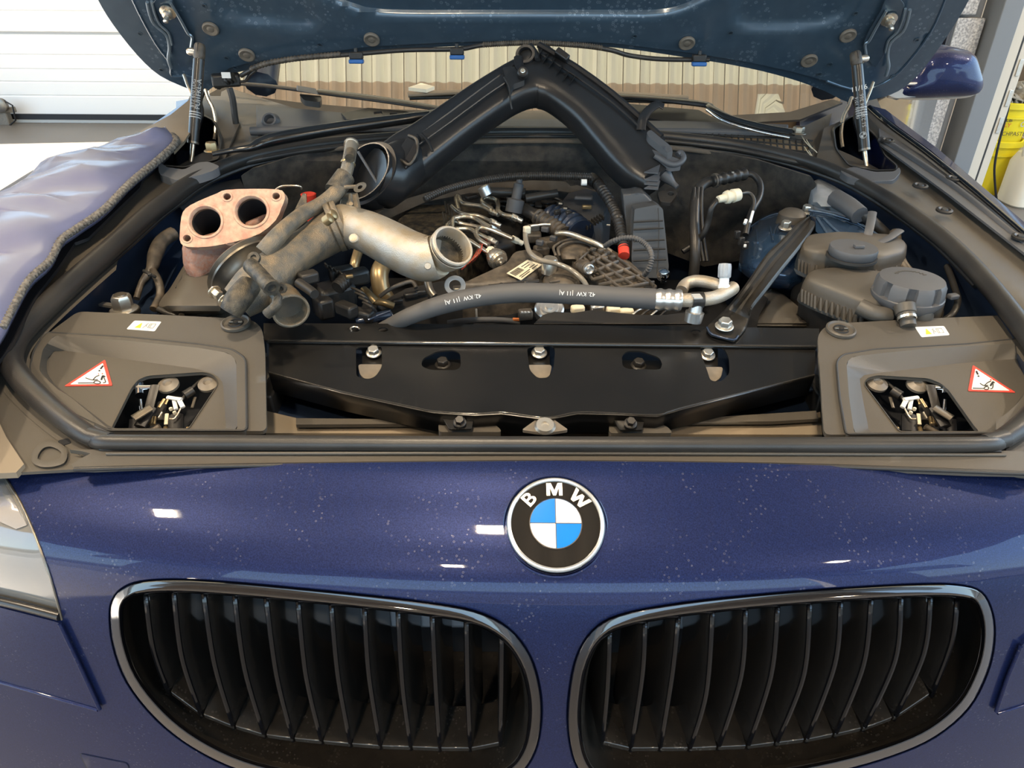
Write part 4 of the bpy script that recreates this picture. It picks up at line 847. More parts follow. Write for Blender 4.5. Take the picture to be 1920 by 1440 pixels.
obj('plug_tag', box(HD(424, 141, -.045), (.016, .002, .010)), 'white', cn); obj('plug_ribs', ribbed([(404, 160, -.038), (425, 150, -.042), (440, 145, -.04)], 8, HD, 6, .2), 'plastic_dark', cn)
obj('harness_lead', tubew([Y(a, b, 1.36) for a, b in cat([(430, 165), (436, 185), (440, 215), (444, 240)], 4)], .006, 8), 'plastic_dark', cn)
obj('spare_lead', tube([(440, 152, -.035), (460, 152, -.035), (470, 140, -.035), (480, 132, -.035)], 2.4, HD), 'rubber', cn)
# gas struts
for pts, nm in (([(375, 82), (373, 112), (362, 268), (358, 304)], 0), ([(1603, 97), (1607, 123), (1621, 281), (1625, 314)], 1)):
    yy = (1.30, 1.29, 1.235, 1.22)
    A_ = [Y(a, b, y_) for (a, b), y_ in zip(pts, yy)]
    r_ = 10*mpp(A_[2])
    gs = obj('gas_strut', tubew([A_[1], A_[2]], r_, 20), 'plate_black', car)
    obj('end_cap', tubew([A_[0], A_[0].lerp(A_[1], .15), A_[0].lerp(A_[1], .8), A_[1]], [r_*.8, r_*1.0, r_*1.05, r_*.85], 16), 'plastic_dusty', gs, .001)
    obj('cap_slot', tubew([A_[0]+V((0, -r_*.9, .002)), A_[0].lerp(A_[1], .45)+V((0, -r_*1.02, 0))], .0012, 6), 'black', gs)
    obj('ball_joint', lathe(A_[0].lerp(A_[1], .55), (1 if nm else -1, 0, .1), [(0, .006), (.016, .006), (.02, .004)], 12), 'steel', gs)
    obj('rod', tubew([A_[2], A_[3]], r_*.42, 12), 'steel', gs)
    obj('collar', tubew([A_[1].lerp(A_[2], .985), A_[2]+(A_[2]-A_[1])*.01], r_*1.04, 20), 'steel_dark', gs)
    d_ = (A_[1]-A_[2]).normalized()
    fr_ = (CAM-A_[1]).normalized(); fr_ = (fr_-d_*fr_.dot(d_)).normalized(); sd = d_.cross(fr_)
    for k in range(3 if not nm else 4):
        p = A_[2].lerp(A_[1], .30+.030*k if not nm else .40+.030*k); obj('strut_band', tubew([p, p+d_*.0016], r_*1.02, 20), 'print_grey', gs)
    c_ = A_[1].lerp(A_[2], .42)
    if not nm:
        obj('strut_print', text('PUI1FKL-A', c_+fr_*(r_*.985)+sd*.003, d_, -sd, .0105), 'print_grey', gs, smooth=False); obj('strut_print', text('8Y2 610 LDG', c_+fr_*(r_*.96)-sd*.005, d_, -sd, .008), 'print_grey', gs, smooth=False)
    else:
        c_ = A_[1].lerp(A_[2], .28)
        obj('strut_print', text('11/16', c_+fr_*(r_*1.0), sd, d_, .011), 'white', gs, smooth=False)
        obj('strut_print', text('51 237 204 366', c_+fr_*(r_*.99)-d_*.036+sd*.003, d_, -sd, .0085), 'print_grey', gs, smooth=False); obj('strut_print', text('0450N 1016', c_+fr_*(r_*.97)-d_*.03-sd*.005, d_, -sd, .007), 'print_grey', gs, smooth=False)
        p = c_+fr_*(r_*1.0)-d_*.075; obj('strut_emblem', lathe(p, fr_, [(0, .0055), (.0004, .0055), (.0004, .0046), (0, .0046)], 20, cap=False), 'print_grey', gs)
        for s1 in (1, -1): obj('strut_emblem', prism([p, p+sd*.004*s1, p+sd*.003*s1+d_*.003*s1, p+d_*.004*s1], fr_*.0006), 'print_grey', gs)
# ---- wings (front fenders): rail plastics, outer edge, hinge pockets
rim = cat([(1528, 322), (1570, 316), (1600, 312), (1650, 317), (1683, 319), (1688, 308), (1670, 295), (1640, 284)], 3)
pkR = rnd([(1560, 240), (1600, 215), (1645, 255), (1660, 290), (1684, 310), (1680, 321), (1640, 322), (1590, 312), (1565, 280)], 8)
railR = [(1630, 205), (1662, 222), (1730, 272), (1830, 356), (1930, 440), (2060, 560), (2060, 700), (1975, 690), (1925, 612), (1860, 530), (1790, 458), (1710, 398), (1640, 354), (1560, 322), (1530, 300), (1545, 240)]
fR = obj('front_wing', sheet(railR, [pkR], B, .004, .004, 18, detail=12, off=lambda x, y: .004*math.sin((y-x*.8)*.05)), 'plastic', car)
obj('rail_step', tube([(1652, 262, .012), (1720, 305, .012), (1800, 360, .012), (1900, 440, .012), (2040, 552, .012)], 7, k=5), 'plastic_grey', fR)
obj('wing_gutter', sheet([(1648, 240), (1730, 292), (1920, 440), (2050, 552), (2050, 575), (1905, 462), (1780, 365), (1650, 270)], [], B, .013, .003, 18), 'plastic_grey', fR)
obj('wing_edge', tube([(1630, 202, .016), (1664, 232, .018), (1740, 288, .018), (1832, 362, .018), (1930, 446, .018), (2060, 560, .018)], 5, k=5), 'gloss_black', fR)
obj('wing_skin', sheet([(1632, 198), (1668, 226), (1745, 282), (1930, 438), (2070, 555), (2140, 600), (1960, 450), (1760, 280), (1660, 205)], [], B, .012, .03, 20), 'paint', fR)
obj('pocket_wall', ringloft(pkR, [(-1, .006), (2, .010), (4, .004), (5, -.08)], B), 'rubber', fR)
obj('pocket_floor', sheet(pkR, [], B, -.06, .004, 20), 'paint_bay', fR)
for a, b in ((1664, 265), (1788, 336), (1725, 350), (1770, 396), (1913, 446)):
    p = B(a, b, .016); k_ = obj('rail_clip', lathe(p, (0, -.12, 1), [(0, .011), (.0025, .011), (.0035, .008), (.002, .005), (.004, .004), (.004, .0001)], 20, cap=False), 'plastic_dark', fR)
pkL = rnd([(340, 240), (372, 210), (402, 225), (418, 262), (412, 300), (345, 316), (300, 312), (296, 298), (325, 278)], 8)
railL = [(415, 318), (354, 348), (280, 404), (214, 463), (154, 516), (102, 562), (58, 606), (28, 645), (6, 690), (-60, 690), (-60, 600), (20, 530), (140, 400), (230, 320), (292, 270), (330, 235), (356, 180), (420, 180), (450, 230), (430, 275)]
fL = obj('front_wing', sheet(railL, [pkL], B, .004, .004, 18, detail=12), 'plastic', car)
obj('pocket_wall', ringloft(pkL, [(-1, .006), (2, .010), (4, .004), (5, -.08)], B), 'rubber', fL); obj('pocket_floor', sheet(pkL, [], B, -.06, .004, 20), 'paint_bay', fL)
obj('pocket_rim', sheet(rnd([(296, 300), (312, 313), (345, 318), (372, 304), (392, 303), (413, 312), (400, 320), (376, 328), (330, 338), (298, 326)], 6), [], B, .016, .012, 10), 'rim_grey', fL, .003)
obj('pocket_rim', sheet(rnd([(1574, 320), (1600, 312), (1640, 322), (1678, 321), (1686, 312), (1690, 322), (1676, 338), (1630, 340), (1590, 332)], 6), [], B, .012, .010, 10), 'plastic_grey', fR, .003)
obj('pillar_base', sheet([(262, 246), (320, 215), (356, 186), (368, 230), (345, 265), (326, 285), (300, 262)], [], B, .03, .004, 14), 'tan_plastic', fL)
obj('wing_skin', sheet([(-260, 690), (-200, 480), (60, 320), (270, 244), (358, 183), (350, 200), (300, 250), (230, 310), (130, 400), (30, 520), (-40, 620), (-60, 700)], [], B, .004, .03, 24), 'paint', fL)
# ---- mirror, side glass
mc = Y(1752, 133, 1.74)
vs = []
rings = []
mouter = cat([(1662, 175), (1690, 140), (1720, 100), (1762, 86), (1800, 91), (1822, 100), (1833, 130), (1838, 150), (1834, 168), (1815, 178), (1760, 181), (1700, 183)], 4, True)
for d_, dy in ((1, .045), (1, .0), (.95, -.022), (.84, -.04), (.62, -.052), (.3, -.058)):
    rings.append([Y(1755+(a-1755)*d_, 138+(b-138)*d_, 1.74)+V((0, dy, 0)) for a, b in mouter])
mir = obj('wing_mirror', loft(rings), 'paint', car, angle=60)
obj('mirror_trim', tubew([Y(a, b, 1.735) for a, b in cat([(1665, 180), (1720, 184), (1790, 182), (1820, 178), (1836, 168)], 4)], .004, 8), 'zinc', mir)
obj('turn_signal', tubew([Y(a, b, 1.695) for a, b in ((1700, 157), (1760, 156), (1822, 152))], .0035, 8), 'reflector', mir)
obj('mirror_stay', sheet(rnd([(1664, 178), (1690, 165), (1718, 182), (1680, 184)], 3), fn=lambda a, b, h=0: Y(a, b, 1.70+h), step=10, thick=.02, tdir=(0, 1, 0)), 'print_grey', mir)
H0, H1 = V((.80, 1.79, 0)), V((1.37, 2.59, 0)); dd = (H1-H0).normalized(); dw = V((dd.y, -dd.x, 0))
sec = [H0-dw*.0+dw*.03, H1+dw*.03-dd*.04, H1+dw*.025-dd*.015, H1+dw*.01, H1-dw*.01, H1-dw*.025-dd*.015, H1-dw*.03-dd*.04, H0-dw*.03]
dr_ = obj('front_door', loft([[p+V((0, 0, z_))+dw*o_ for p in sec] for z_, o_ in ((.28, -.03), (.45, .0), (.62, .012), (.66, .004), (.84, .0), (.90, -.012), (.93, -.03))]), 'door_reflection', car, .004, angle=50)
obj('window_frame', tubew([H0+V((0, 0, .93)), H0.lerp(H1, .35)+V((0, 0, 1.16)), H0.lerp(H1, .7)+V((0, 0, 1.32)), H1+V((0, 0, 1.33)), H1+V((0, 0, .93))], .018, 10), 'gloss_black', dr_)
obj('mirror_arm', tubew([Y(1684, 172, 1.77), V((.86, 1.86, .915))], .018, 10), 'gloss_black', mir)
# body sides below the wings
def side_panel(edge, sgn):
    P = [V(p) for p in edge]; rings = []
    for p in P: rings.append([p+V((sgn*.004, 0, -.004)), p+V((sgn*.02, 0, -.05)), p+V((sgn*.035, 0, -.16)), V((p.x+sgn*.02, p.y, .45)), V((p.x-sgn*.01, p.y, .22)), V((p.x-sgn*.06, p.y, .22)), V((p.x-sgn*.05, p.y, p.z-.10)), p+V((-sgn*.02, 0, -.03))])
    return loft(rings)
eR = [B(a, b, .012) for a, b in ((2130, 640), (2060, 560), (1930, 446), (1832, 362), (1740, 288), (1664, 232))]
obj('body_side', side_panel(eR, 1), 'paint', car, angle=60); obj('sill_panel', side_panel([eR[-1], V((.86, 2.4, .92)), V((.86, 3.6, .92))], 1), 'paint', car, angle=60)
eL = [B(a, b, -.02) for a, b in ((-250, 690), (-190, 480), (60, 322), (268, 246))]
obj('body_side', side_panel(eL, -1), 'paint', car, angle=60); obj('sill_panel', side_panel([eL[-1], V((eL[-1].x-.03, 2.4, .88)), V((eL[-1].x-.03, 3.6, .88))], -1), 'paint', car, angle=60)
obj('corner_panel', sheet([(1985, 560), (2070, 560), (2140, 640), (2200, 760), (2200, 893), (1985, 893)], [], B, -.016, .03, 24), 'paint', car); obj('corner_panel', sheet([(-45, 690), (-45, 888), (-200, 876), (-200, 690)], [], B, -.016, .03, 24), 'paint', car)
# ---- left: padded cover over the wing
ft = thing('wing_cover', 'padded blue-grey leatherette cover lying over the wing beside the engine bay', 'cover', B(150, 400, .03))
cov = lambda x, y: .034
ed_ = [(318, 250), (327, 264), (300, 292), (242, 340), (192, 390), (142, 425), (111, 448), (90, 486), (50, 524), (15, 586), (2, 612)]
ex = cat([(*p, w_) for p, w_ in zip(ed_ + [(-40, 680), (-100, 790)], (.10, .45, .8, .95, 1, 1, 1, 1, 1, 1, 1, 1, 1))], 8)
EP = [B(a, b, .036) for a, b, _ in ex]
prf = [(0, -.012), (-.004, -.004), (.0, .003), (.012, .008), (.035, .012), (.065, .016), (.10, .0165), (.135, .012), (.165, .002), (.19, -.018), (.205, -.05), (.212, -.10), (.20, -.10), (.17, -.02), (.10, -.0)]
rings = []; ln_ = 0
for i, p in enumerate(EP):
    t_ = (EP[min(i+1, len(EP)-1)]-EP[max(i-1, 0)]); t_.z = 0; t_.normalize(); o_ = V((t_.y, -t_.x, 0))
    if o_.x > 0: o_ = -o_
    if i < 14: o_ = (o_+V((-.5, .15, 0))*(1-i/14)).normalized()
    ln_ += (p-EP[i-1]).length if i else 0
    wd = max(.12, ex[i][2]); r_ = []
    for k_, (u, z_) in enumerate(prf):
        f = (.0042*math.sin(ln_*38+u*14)+.0034*math.sin(ln_*71+1.3-u*30)+.0022*math.sin(ln_*115+u*55))*max(0, min(1, (u-.008)/.03)) if 1 < k_ < 11 else 0
        r_.append(p+o_*u*wd+V((0, 0, z_*(.5+.5*wd)+f)))
    rings.append(r_)
obj('pad', loft(rings), 'mat_cover', ft, angle=75)
obj('braided_edge', ribbed([(a+3, b+3, cov(a, b)+.002) for a, b in ed_], 6, B, 5, .2), 'braid', ft)
obj('seam', tube([(a-9, b-6, cov(a-9, b-6)+.001) for a, b in ed_], 1.3, n=6), 'ink', ft)
obj('shadow_flap', sheet([(330, 270), (316, 292), (268, 335), (262, 352), (212, 400), (165, 446), (140, 455), (110, 500), (75, 545), (45, 600), (20, 650), (-40, 720), (-40, 640), (6, 612), (50, 525), (91, 487), (111, 447), (192, 392), (242, 341)], [], B, .016, .004, 14), 'black', ft)  # black strip below the braid; the cover's shadow gap put into its colour
for t in range(34):
    a, b = cat(ed_, 4)[t]
    obj('stitch', tube([(a-4, b-1, cov(a, b)+.005), (a+6, b+5, cov(a, b)+.003)], 1.0, n=5, k=1), 'black', ft)
# ================================================================== UNDER THE BONNET
def ell(cx, cy, rx, ry, rot=0, n=32):
    c, s = math.cos(math.radians(rot)), math.sin(math.radians(rot))
    return [(cx+rx*math.cos(a)*c-ry*math.sin(a)*s, cy+rx*math.cos(a)*s+ry*math.sin(a)*c) for a in (6.2832*k/n for k in range(n))]
def slab(outline, h, levels, fn=None):
    """stack a px outline (laid at height h) upwards: levels [(scale, dz)]"""
    P = [(fn or B)(x, y, h) for x, y in outline]; c = sum(P, V())/len(P)
    return loft([[c+(p-c)*s+V((0, 0, dz)) for p in P] for s, dz in levels])
def K(par, nm, m_, at, size, rot=0, bev=.002, fn=None, ax=None):
    p = (fn or B)(*at); k = mpp(p)
    return obj(nm, box(p, tuple(s*k for s in size), ax, math.radians(rot) if rot else None), m_, par, bev)
def puff(poly, A, r_):
    return lambda x, y: A*math.sqrt(max(0, 1-(1-min(1, pdist((x, y), poly)/r_))**2))
UPW = V((0, 0, 1))
def img(a, b, c): return (RT*a+UP*b-FW*c).normalized()   # right, up, towards the viewer
# ---------------------------------------------------------------- engine
en = thing('engine', 'diesel engine filling the bay, with steel injection pipes and black covers', 'engine', V((0, 1.02, .6)))
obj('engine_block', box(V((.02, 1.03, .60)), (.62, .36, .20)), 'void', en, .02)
hd_ = obj('cylinder_head', slab([(745, 440), (830, 372), (960, 362), (960, 420), (930, 470), (860, 520), (760, 480)], -.14, [(1, -.05), (1, .02), (.95, .03)]), 'cast_dark', en, .004)
obj('rail_cover', slab([(925, 385), (960, 375), (990, 400), (985, 440), (965, 470), (925, 480), (915, 440)], -.10, [(1, -.03), (1, .01), (.9, .018)]), 'plastic_dark', en, .004)
pipes = [([(860, 394), (855, 373), (859, 367), (866, 380), (882, 384), (902, 387), (922, 396)], 1), ([(847, 387), (859, 398), (875, 403), (896, 405), (920, 415)], 1), ([(848, 432), (849, 412), (856, 408), (869, 406), (886, 408), (900, 415), (920, 427)], 1), ([(836, 428), (839, 421), (846, 417), (856, 416), (867, 420), (889, 424), (903, 427)], 0),
         ([(921, 391), (906, 381), (904, 374), (914, 370), (930, 375), (934, 385), (934, 394), (943, 402), (961, 406)], 0), ([(916, 460), (900, 450), (892, 439), (895, 430), (905, 427), (930, 434), (962, 448)], 0), ([(848, 430), (865, 429), (881, 430), (892, 436), (917, 449)], 1), ([(862, 447), (878, 450), (896, 461), (915, 473)], 1)]
for i, (ps, nt) in enumerate(pipes):
    pp = obj('injection_pipe', tube([(a, b, -.058+.004*(i % 3)) for a, b in ps], 4.2, k=5, n=10), 'steel', en)
    a, b = ps[-1]; p0 = B(a-2, b-1, -.062+.004*(i % 3)); d_ = (B(a+12, b+6, -.062)-p0).normalized(); r_ = 7*mpp(p0)
    obj('pipe_nut', join(lathe(p0, d_, [(0, r_), (.010, r_), (.012, r_*.8)], 6), lathe(p0, d_, [(.01, r_*.7), (.020, r_*.7)], 14)), 'zinc' if i != 5 else 'ivory', pp, .0008)
for a, b, r1, r2, n_ in ((842, 392, -30, 60, 3), (838, 412, -35, 60, 3)):
    for k in range(n_): obj('pipe_stay', tube([(a-8+6*k, b-14+5*k, -.07), (a-4+6*k, b+8+5*k, -.075)], 1.6), 'steel_dark', en)
p0 = B(921, 473, -.055); ax_ = (B(952, 508, -.065)-p0).normalized(); k = mpp(p0)
obj('pump_element', lathe(p0, ax_, [(0, 9*k), (6*k, 9*k), (6*k, 14*k), (12*k, 17*k), (20*k, 18*k), (20*k, 19.5*k), (24*k, 19.5*k), (24*k, 18*k), (30*k, 17*k), (30*k, 10*k), (33*k, 9*k), (33*k, 4*k), (36*k, 3*k)], 28), 'steel', en)
obj('pump_nut', lathe(p0-ax_*8*k, ax_, [(0, 10*k), (12*k, 10*k), (14*k, 8*k)], 6), 'ivory', en, .001)
bcv = rnd([(858, 548), (905, 526), (950, 505), (965, 482), (1000, 476), (1022, 488), (1022, 512), (1004, 530), (960, 541), (900, 548)], 9)
dc = obj('pump_cover', slab(bcv, -.075, [(1, -.04), (1, .0), (.97, .008), (.9, .011)]), 'plastic_dusty', en, angle=50)
lbp = lambda a, b, h=0: PL(a, b, B(985, 508, -.060), V((.1, -.25, 1)).normalized())+V((0, 0, h))
lq = [(950, 512), (989, 487), (1016, 496), (977, 525)]
lb = obj('barcode_label', sheet(lq, [], lbp, 0, .0006, 30), 'paper', dc)
LQ = [V(p) for p in lq]
lp = lambda u, v: tuple((LQ[0]*(1-u)+LQ[1]*u)*(1-v)+(LQ[3]*(1-u)+LQ[2]*u)*v)
for i in range(16):
    u = .06+.026*i; w_ = .008 if i % 3 else .014
    obj('barcode_bar', sheet([lp(u, .12), lp(u+w_, .12), lp(u+w_, .55), lp(u, .55)], [], lbp, .0004, .0003, 20), 'ink', lb, smooth=False)
for i, (u0, u1, v) in enumerate(((.55, .9, .2), (.55, .8, .4), (.1, .6, .72), (.1, .5, .85), (.65, .9, .62), (.65, .92, .8))):
    obj('label_print', sheet([lp(u0, v), lp(u1, v), lp(u1, v+.05), lp(u0, v+.05)], [], lbp, .0004, .0003, 30), 'ink', lb, smooth=False)
obj('cover_clip', tube([(916, 537, -.05), (970, 532, -.05), (1010, 527, -.05)], 4, n=8), 'plastic_dark', dc)
for a, b in ((940, 535), (985, 531)): K(dc, 'clip_block', 'plastic_dark', (a, b, -.048), (8, 8, 10))
obj('return_hose', tube([(985, 428, -.04), (986, 450, -.04), (994, 474, -.04), (1014, 488, -.04), (1045, 495, -.04), (1072, 507, -.045), (1092, 524, -.05), (1102, 540, -.06)], 5, k=5), 'clear_hose', en)
hc = K(en, 'hose_connector', 'ivory', (988, 431, -.035), (13, 12, 14), 20); obj('connector_pin', tube([(995, 424, -.03), (1018, 421, -.028), (1032, 421, -.028)], 2.4), 'zinc', hc); K(hc, 'connector_body', 'plastic_dusty', (1000, 427, -.038), (22, 14, 12), 10)
obj('sensor_body', lathe(B(963, 398, -.06), img(.2, 1, .3), [(0, .014), (.02, .014), (.022, .008), (.045, .008), (.047, .005), (.055, .005)], 16), 'plastic_grey', en)
K(en, 'sensor_clip', 'ivory', (958, 378, -.05), (12, 8, 12), 15)
obj('black_pipe', tube([(966, 385, -.06), (1000, 402, -.06), (1030, 420, -.065)], 12), 'rubber', en); obj('rubber_boot', ribbed([(1005, 405, -.062), (1040, 425, -.065), (1060, 440, -.065)], 15, None, 7, .1), 'plastic_dusty', en)
for a, b, s in ((1000, 445, 30), (1030, 455, 34), (1015, 470, 28), (1050, 440, 24)): K(en, 'valve_body', 'plastic_dusty', (a, b, -.075), (s, s*.8, 18), a % 40, .003)
for a, b in ((1022, 430), (1038, 447), (1012, 455)): K(en, 'cable_plug', 'plastic_grey', (a, b, -.055), (14, 9, 10), -25, .0015)
obj('metal_pipe', tube([(1043, 438, -.045), (1065, 438, -.04), (1090, 446, -.04), (1120, 458, -.042), (1146, 473, -.05)], 5.5, k=5), 'steel', en)
obj('intake_bellows', ribbed([(1030, 410, -.07), (1065, 420, -.065), (1090, 440, -.065)], 26, None, 9, .07, 20), 'paint_bay', en)
for r_ in (36, 29): obj('intake_ring', tube([(1080-r_*1.05, 480, -.055)]+[(1080+r_*1.25*math.cos(a), 474-r_*.72*math.sin(a), -.05) for a in [2.8-.28*q for q in range(10)]], 2.6, n=8), 'plastic_dusty', en)
obj('intake_dome', sheet(ell(1080, 470, 38, 24, -12), [], B, -.07, .03, 9, off=puff(ell(1080, 470, 38, 24, -12), .02, 24)), 'plastic_dusty', en)
# intake manifold with a lattice of ribs
mf = [(1072, 489), (1108, 464), (1140, 464), (1172, 482), (1205, 512), (1232, 536), (1222, 548), (1140, 548), (1108, 522)]
mo = obj('intake_manifold', sheet(mf, [], B, -.060, .05, 12, off=puff(mf, .012, 30)), 'plastic_dusty', en, .002)
mh = lambda x, y: -.052+puff(mf, .012, 30)(x, y)
for t in range(5):
    a0 = V((1080+t*7, 484-t*5)); a1 = V((1140+t*24, 548-t*6)) if t else V((1112, 525))
    if t == 4: a0, a1 = V((1128, 462)), V((1226, 536))
    pts = [tuple(a0.lerp(a1, q/5)) for q in range(6)]
    obj('lattice_rib', tube([(x, y, mh(x, y)) for x, y in pts], 2.0, n=6, k=1, flat=2.2), 'plastic_dusty', mo)
for t in range(6):
    q0 = V((1080, 494)).lerp(V((1135, 545)), t/5); q1 = V((1115, 464)).lerp(V((1226, 530)), t/5)
    pts = [tuple(q0.lerp(q1, q/4)) for q in range(5)]
    obj('lattice_rib', tube([(x, y, mh(x, y)) for x, y in pts], 1.8, n=6, k=1, flat=2.2), 'plastic_dusty', mo)
for a, b in ((1112, 468), (1126, 470), (1138, 474), (1120, 480), (1134, 484), (1148, 482), (1110, 484)):
    K(mo, 'rib_block', 'plastic_dusty', (a, b, -.042), (10, 9, 7), 30, .001)
cn0 = B(1090, 498, -.045); ca = (B(1122, 514, -.03)-cn0).normalized(); k = mpp(cn0)
vc = obj('vacuum_canister', lathe(cn0, ca, [(0, 12*k), (26*k, 13*k), (28*k, 12*k)], 20), 'plastic_dusty', en); obj('canister_cap', lathe(cn0+ca*28*k, ca, [(0, 10*k), (8*k, 10*k), (9*k, 8*k), (6*k, 5*k), (8*k, 3*k)], 20), 'alu_clean', vc)
p = B(1032, 487, -.045); obj('oil_cap', lathe(p, img(.1, .8, .5), [(-.02, .011), (0, .011), (.003, .009), (.003, .004)], 18), 'zinc', en)
p = B(1056, 525, -.07); obj('filter_housing', lathe(p, img(-.1, .8, .6), [(-.03, .030), (0, .030), (.006, .026), (.010, .014), (.012, .0001)], 28), 'plastic_dusty', en); obj('housing_ring', lathe(p, img(-.1, .8, .6), [(-.004, .030), (-.004, .034), (.002, .034), (.002, .030)], 28, cap=False), 'plastic_dark', en)
for a, b, s in ((1040, 528, 22), (1062, 536, 20)): K(en, 'housing_rib', 'plastic_dusty', (a, b, -.052), (s, 4, 5), 25, .001)
obj('grey_conduit', ribbed([(1134, 462, -.03), (1150, 452, -.01), (1172, 446, .0), (1195, 448, .005), (1214, 462, .0), (1222, 482, -.005), (1216, 505, -.02), (1208, 516, -.035)], 4.6, None, 3.4, .16), 'rubber_hose', en)
# control boxes by the bulkhead
eb = obj('ecu_housing', slab([(1040, 400), (1062, 372), (1098, 362), (1128, 372), (1146, 402), (1130, 432), (1090, 440), (1055, 425)], -.075, [(1, -.05), (1, .0), (.9, .012), (.8, .014)]), 'plastic_grey', en, .003)
K(eb, 'housing_lid', 'plastic_grey', (1094, 370, -.045), (34, 22, 8), -8, .003); K(eb, 'housing_clip', 'brass', (1100, 388, -.052), (18, 8, 8), 0, .002)
for i in range(7): K(eb, 'cooling_fin', 'plastic_dark', (1098+i*5, 425-i*3, -.055), (2.5, 20, 8), 20, .0005)
for a, b in ((1050, 382), (1058, 391), (1045, 398), (1066, 400)): K(eb, 'cable_plug', 'plastic_dark', (a, b, -.045), (12, 8, 9), 30, .0015)
for a, b in ((1051, 382), (1060, 391), (1141, 422)): K(eb, 'bright_pin', 'zinc', (a, b, -.036), (7, 3, 3), -20, .0005)
obj('silver_collar', lathe(B(913, 366, -.035), img(-.4, .8, .3), [(0, .010), (.014, .010), (.016, .006)], 16), 'alu_clean', en)
R2 = random.Random(3)
for i in range(26):   # small black plugs, hoses and wires around the injectors
    a, b = 880+R2.random()*180, 366+R2.random()*60
    if i % 2: K(en, 'cable_plug', 'plastic_dark', (a, b, -.09+.02*R2.random()), (10+R2.random()*16, 8+R2.random()*10, 8), R2.random()*90, .002)
    else: obj('wire', tube([(a, b, -.085), (a+20*R2.random(), b+14*(R2.random()-.3), -.07), (a+34, b+20*(R2.random()-.2), -.085)], 2.2+2.5*R2.random()), 'rubber', en)
for i in range(9):
    a = 880+R2.random()*20; obj('copper_wire', tube([(866+i*3, 505-i*2, -.08), (878+i*3, 494-i*3, -.07+.004*i), (890+i*2, 480-i*5, -.085)], .9, n=5), 'brass' if i % 2 else 'red_rim', en)
obj('rear_hose', tube([(900, 358, -.035), (940, 360, -.04), (985, 362, -.04)], 9), 'rubber', en); obj('rear_hose', tube([(985, 372, -.045), (1020, 366, -.042), (1045, 362, -.04)], 8), 'rubber', en)
# lower left: turbo pipes, lifting eye, timing cover
obj('lifting_eye', loft([[B(x, y, -.012+dh) for x, y in ell(853, 535, r_, r_*.92, 0)] for r_, dh in ((20, 0), (20, .008), (11, .008), (11, 0), (20, 0))], cap=False), 'eye_metal', en, .001)
K(en, 'eye_stay', 'steel_dark', (858, 545, -.05), (18, 18, 16), 10)
obj('timing_cover', slab([(705, 590), (760, 560), (830, 545), (900, 545), (880, 575), (790, 600), (720, 606)], -.10, [(1, -.04), (1, .012), (.95, .018)]), 'plastic_dark', en, .004)
obj('cover_edge', tube([(712, 556, -.07), (735, 540, -.06), (770, 528, -.06), (780, 540, -.065)], 4), 'plastic_dusty', en)
for a, b, s in ((770, 553, 26), (745, 565, 20), (790, 548, 22), (812, 560, 18)): K(en, 'cover_lug', 'plastic_dark', (a, b, -.075), (s, 12, 10), 25, .002)
obj('down_pipe', tube([(672, 470, -.07), (664, 500, -.08), (668, 520, -.1)], 9), 'brass', en)
obj('turbine_pipe', tube([(726, 485, -.08), (712, 510, -.08), (716, 545, -.10), (730, 570, -.12)], 17), 'brass', en); obj('brass_elbow', tube([(682, 545, -.06), (694, 556, -.06), (704, 566, -.065)], [9, 11, 8][0]), 'brass', en)
obj('brass_elbow', tube([(703, 565, -.065), (722, 568, -.065), (738, 574, -.07)], 7), 'brass', en)
obj('sensor_tip', tube([(802, 530, -.05), (806, 545, -.055), (814, 556, -.06)], 8), 'steel_dark', en)
obj('oil_dipstick', tube([(1244, 530, -.06), (1244, 520, -.055)], 6), 'black', en); p = B(1244, 516, -.045); obj('ball_stud', lathe(p, UPW, [(-.008, .004), (-.006, .0075), (0, .0095), (.006, .0078), (.009, .003)], 18), 'chrome', en)
# pulley and connectors under the hose
p = B(1030, 578, -.048); obj('idler_pulley', lathe(p, img(0, .6, .8), [(-.012, .018), (0, .019), (.002, .017), (.001, .012), (.004, .011), (.004, .006), (.007, .006), (.007, .0001)], 32), 'alu_clean', en)
for a, b, m_ in ((1083, 580, 'ivory'), (1120, 578, 'alu_clean'), (1150, 582, 'paper'), (1175, 586, 'paper')): K(en, 'harness_connector', m_, (a, b, -.065), (26, 16, 16), a % 33-15, .003)
for i in range(4): obj('harness_wire', tube([(1180+i*18, 596, -.06), (1196+i*18, 582, -.055), (1212+i*18, 578, -.06)], 2.2), 'plastic_dark' if i % 2 else 'zinc', en)
rl = K(en, 'relay', 'plastic_dusty', (985, 590, -.05), (26, 18, 20), 12, .002)
for i in range(3): K(rl, 'relay_mark', 'print_grey', (979+i*6, 585, -.038), (4, 6, 1), 12, 0)
K(en, 'orange_clip', 'orange', (970, 599, -.055), (18, 6, 6), 0, .001)
obj('rubber_guard', sheet([(1000, 607), (1018, 590), (1040, 584), (1075, 586), (1110, 581), (1150, 585), (1200, 590), (1250, 590), (1290, 584), (1300, 607)], [], B, -.045, .004, 12, tdir=(0, .5, -.8)), 'rubber', en, .001)
obj('fan_shroud', tube([(840, 606, -.06), (880, 601, -.055), (930, 600, -.055), (975, 604, -.06)], 6), 'rubber_hose', en)
obj('guide_tube', tube([(893, 580, -.06), (894, 600, -.06)], 2), 'zinc', en)
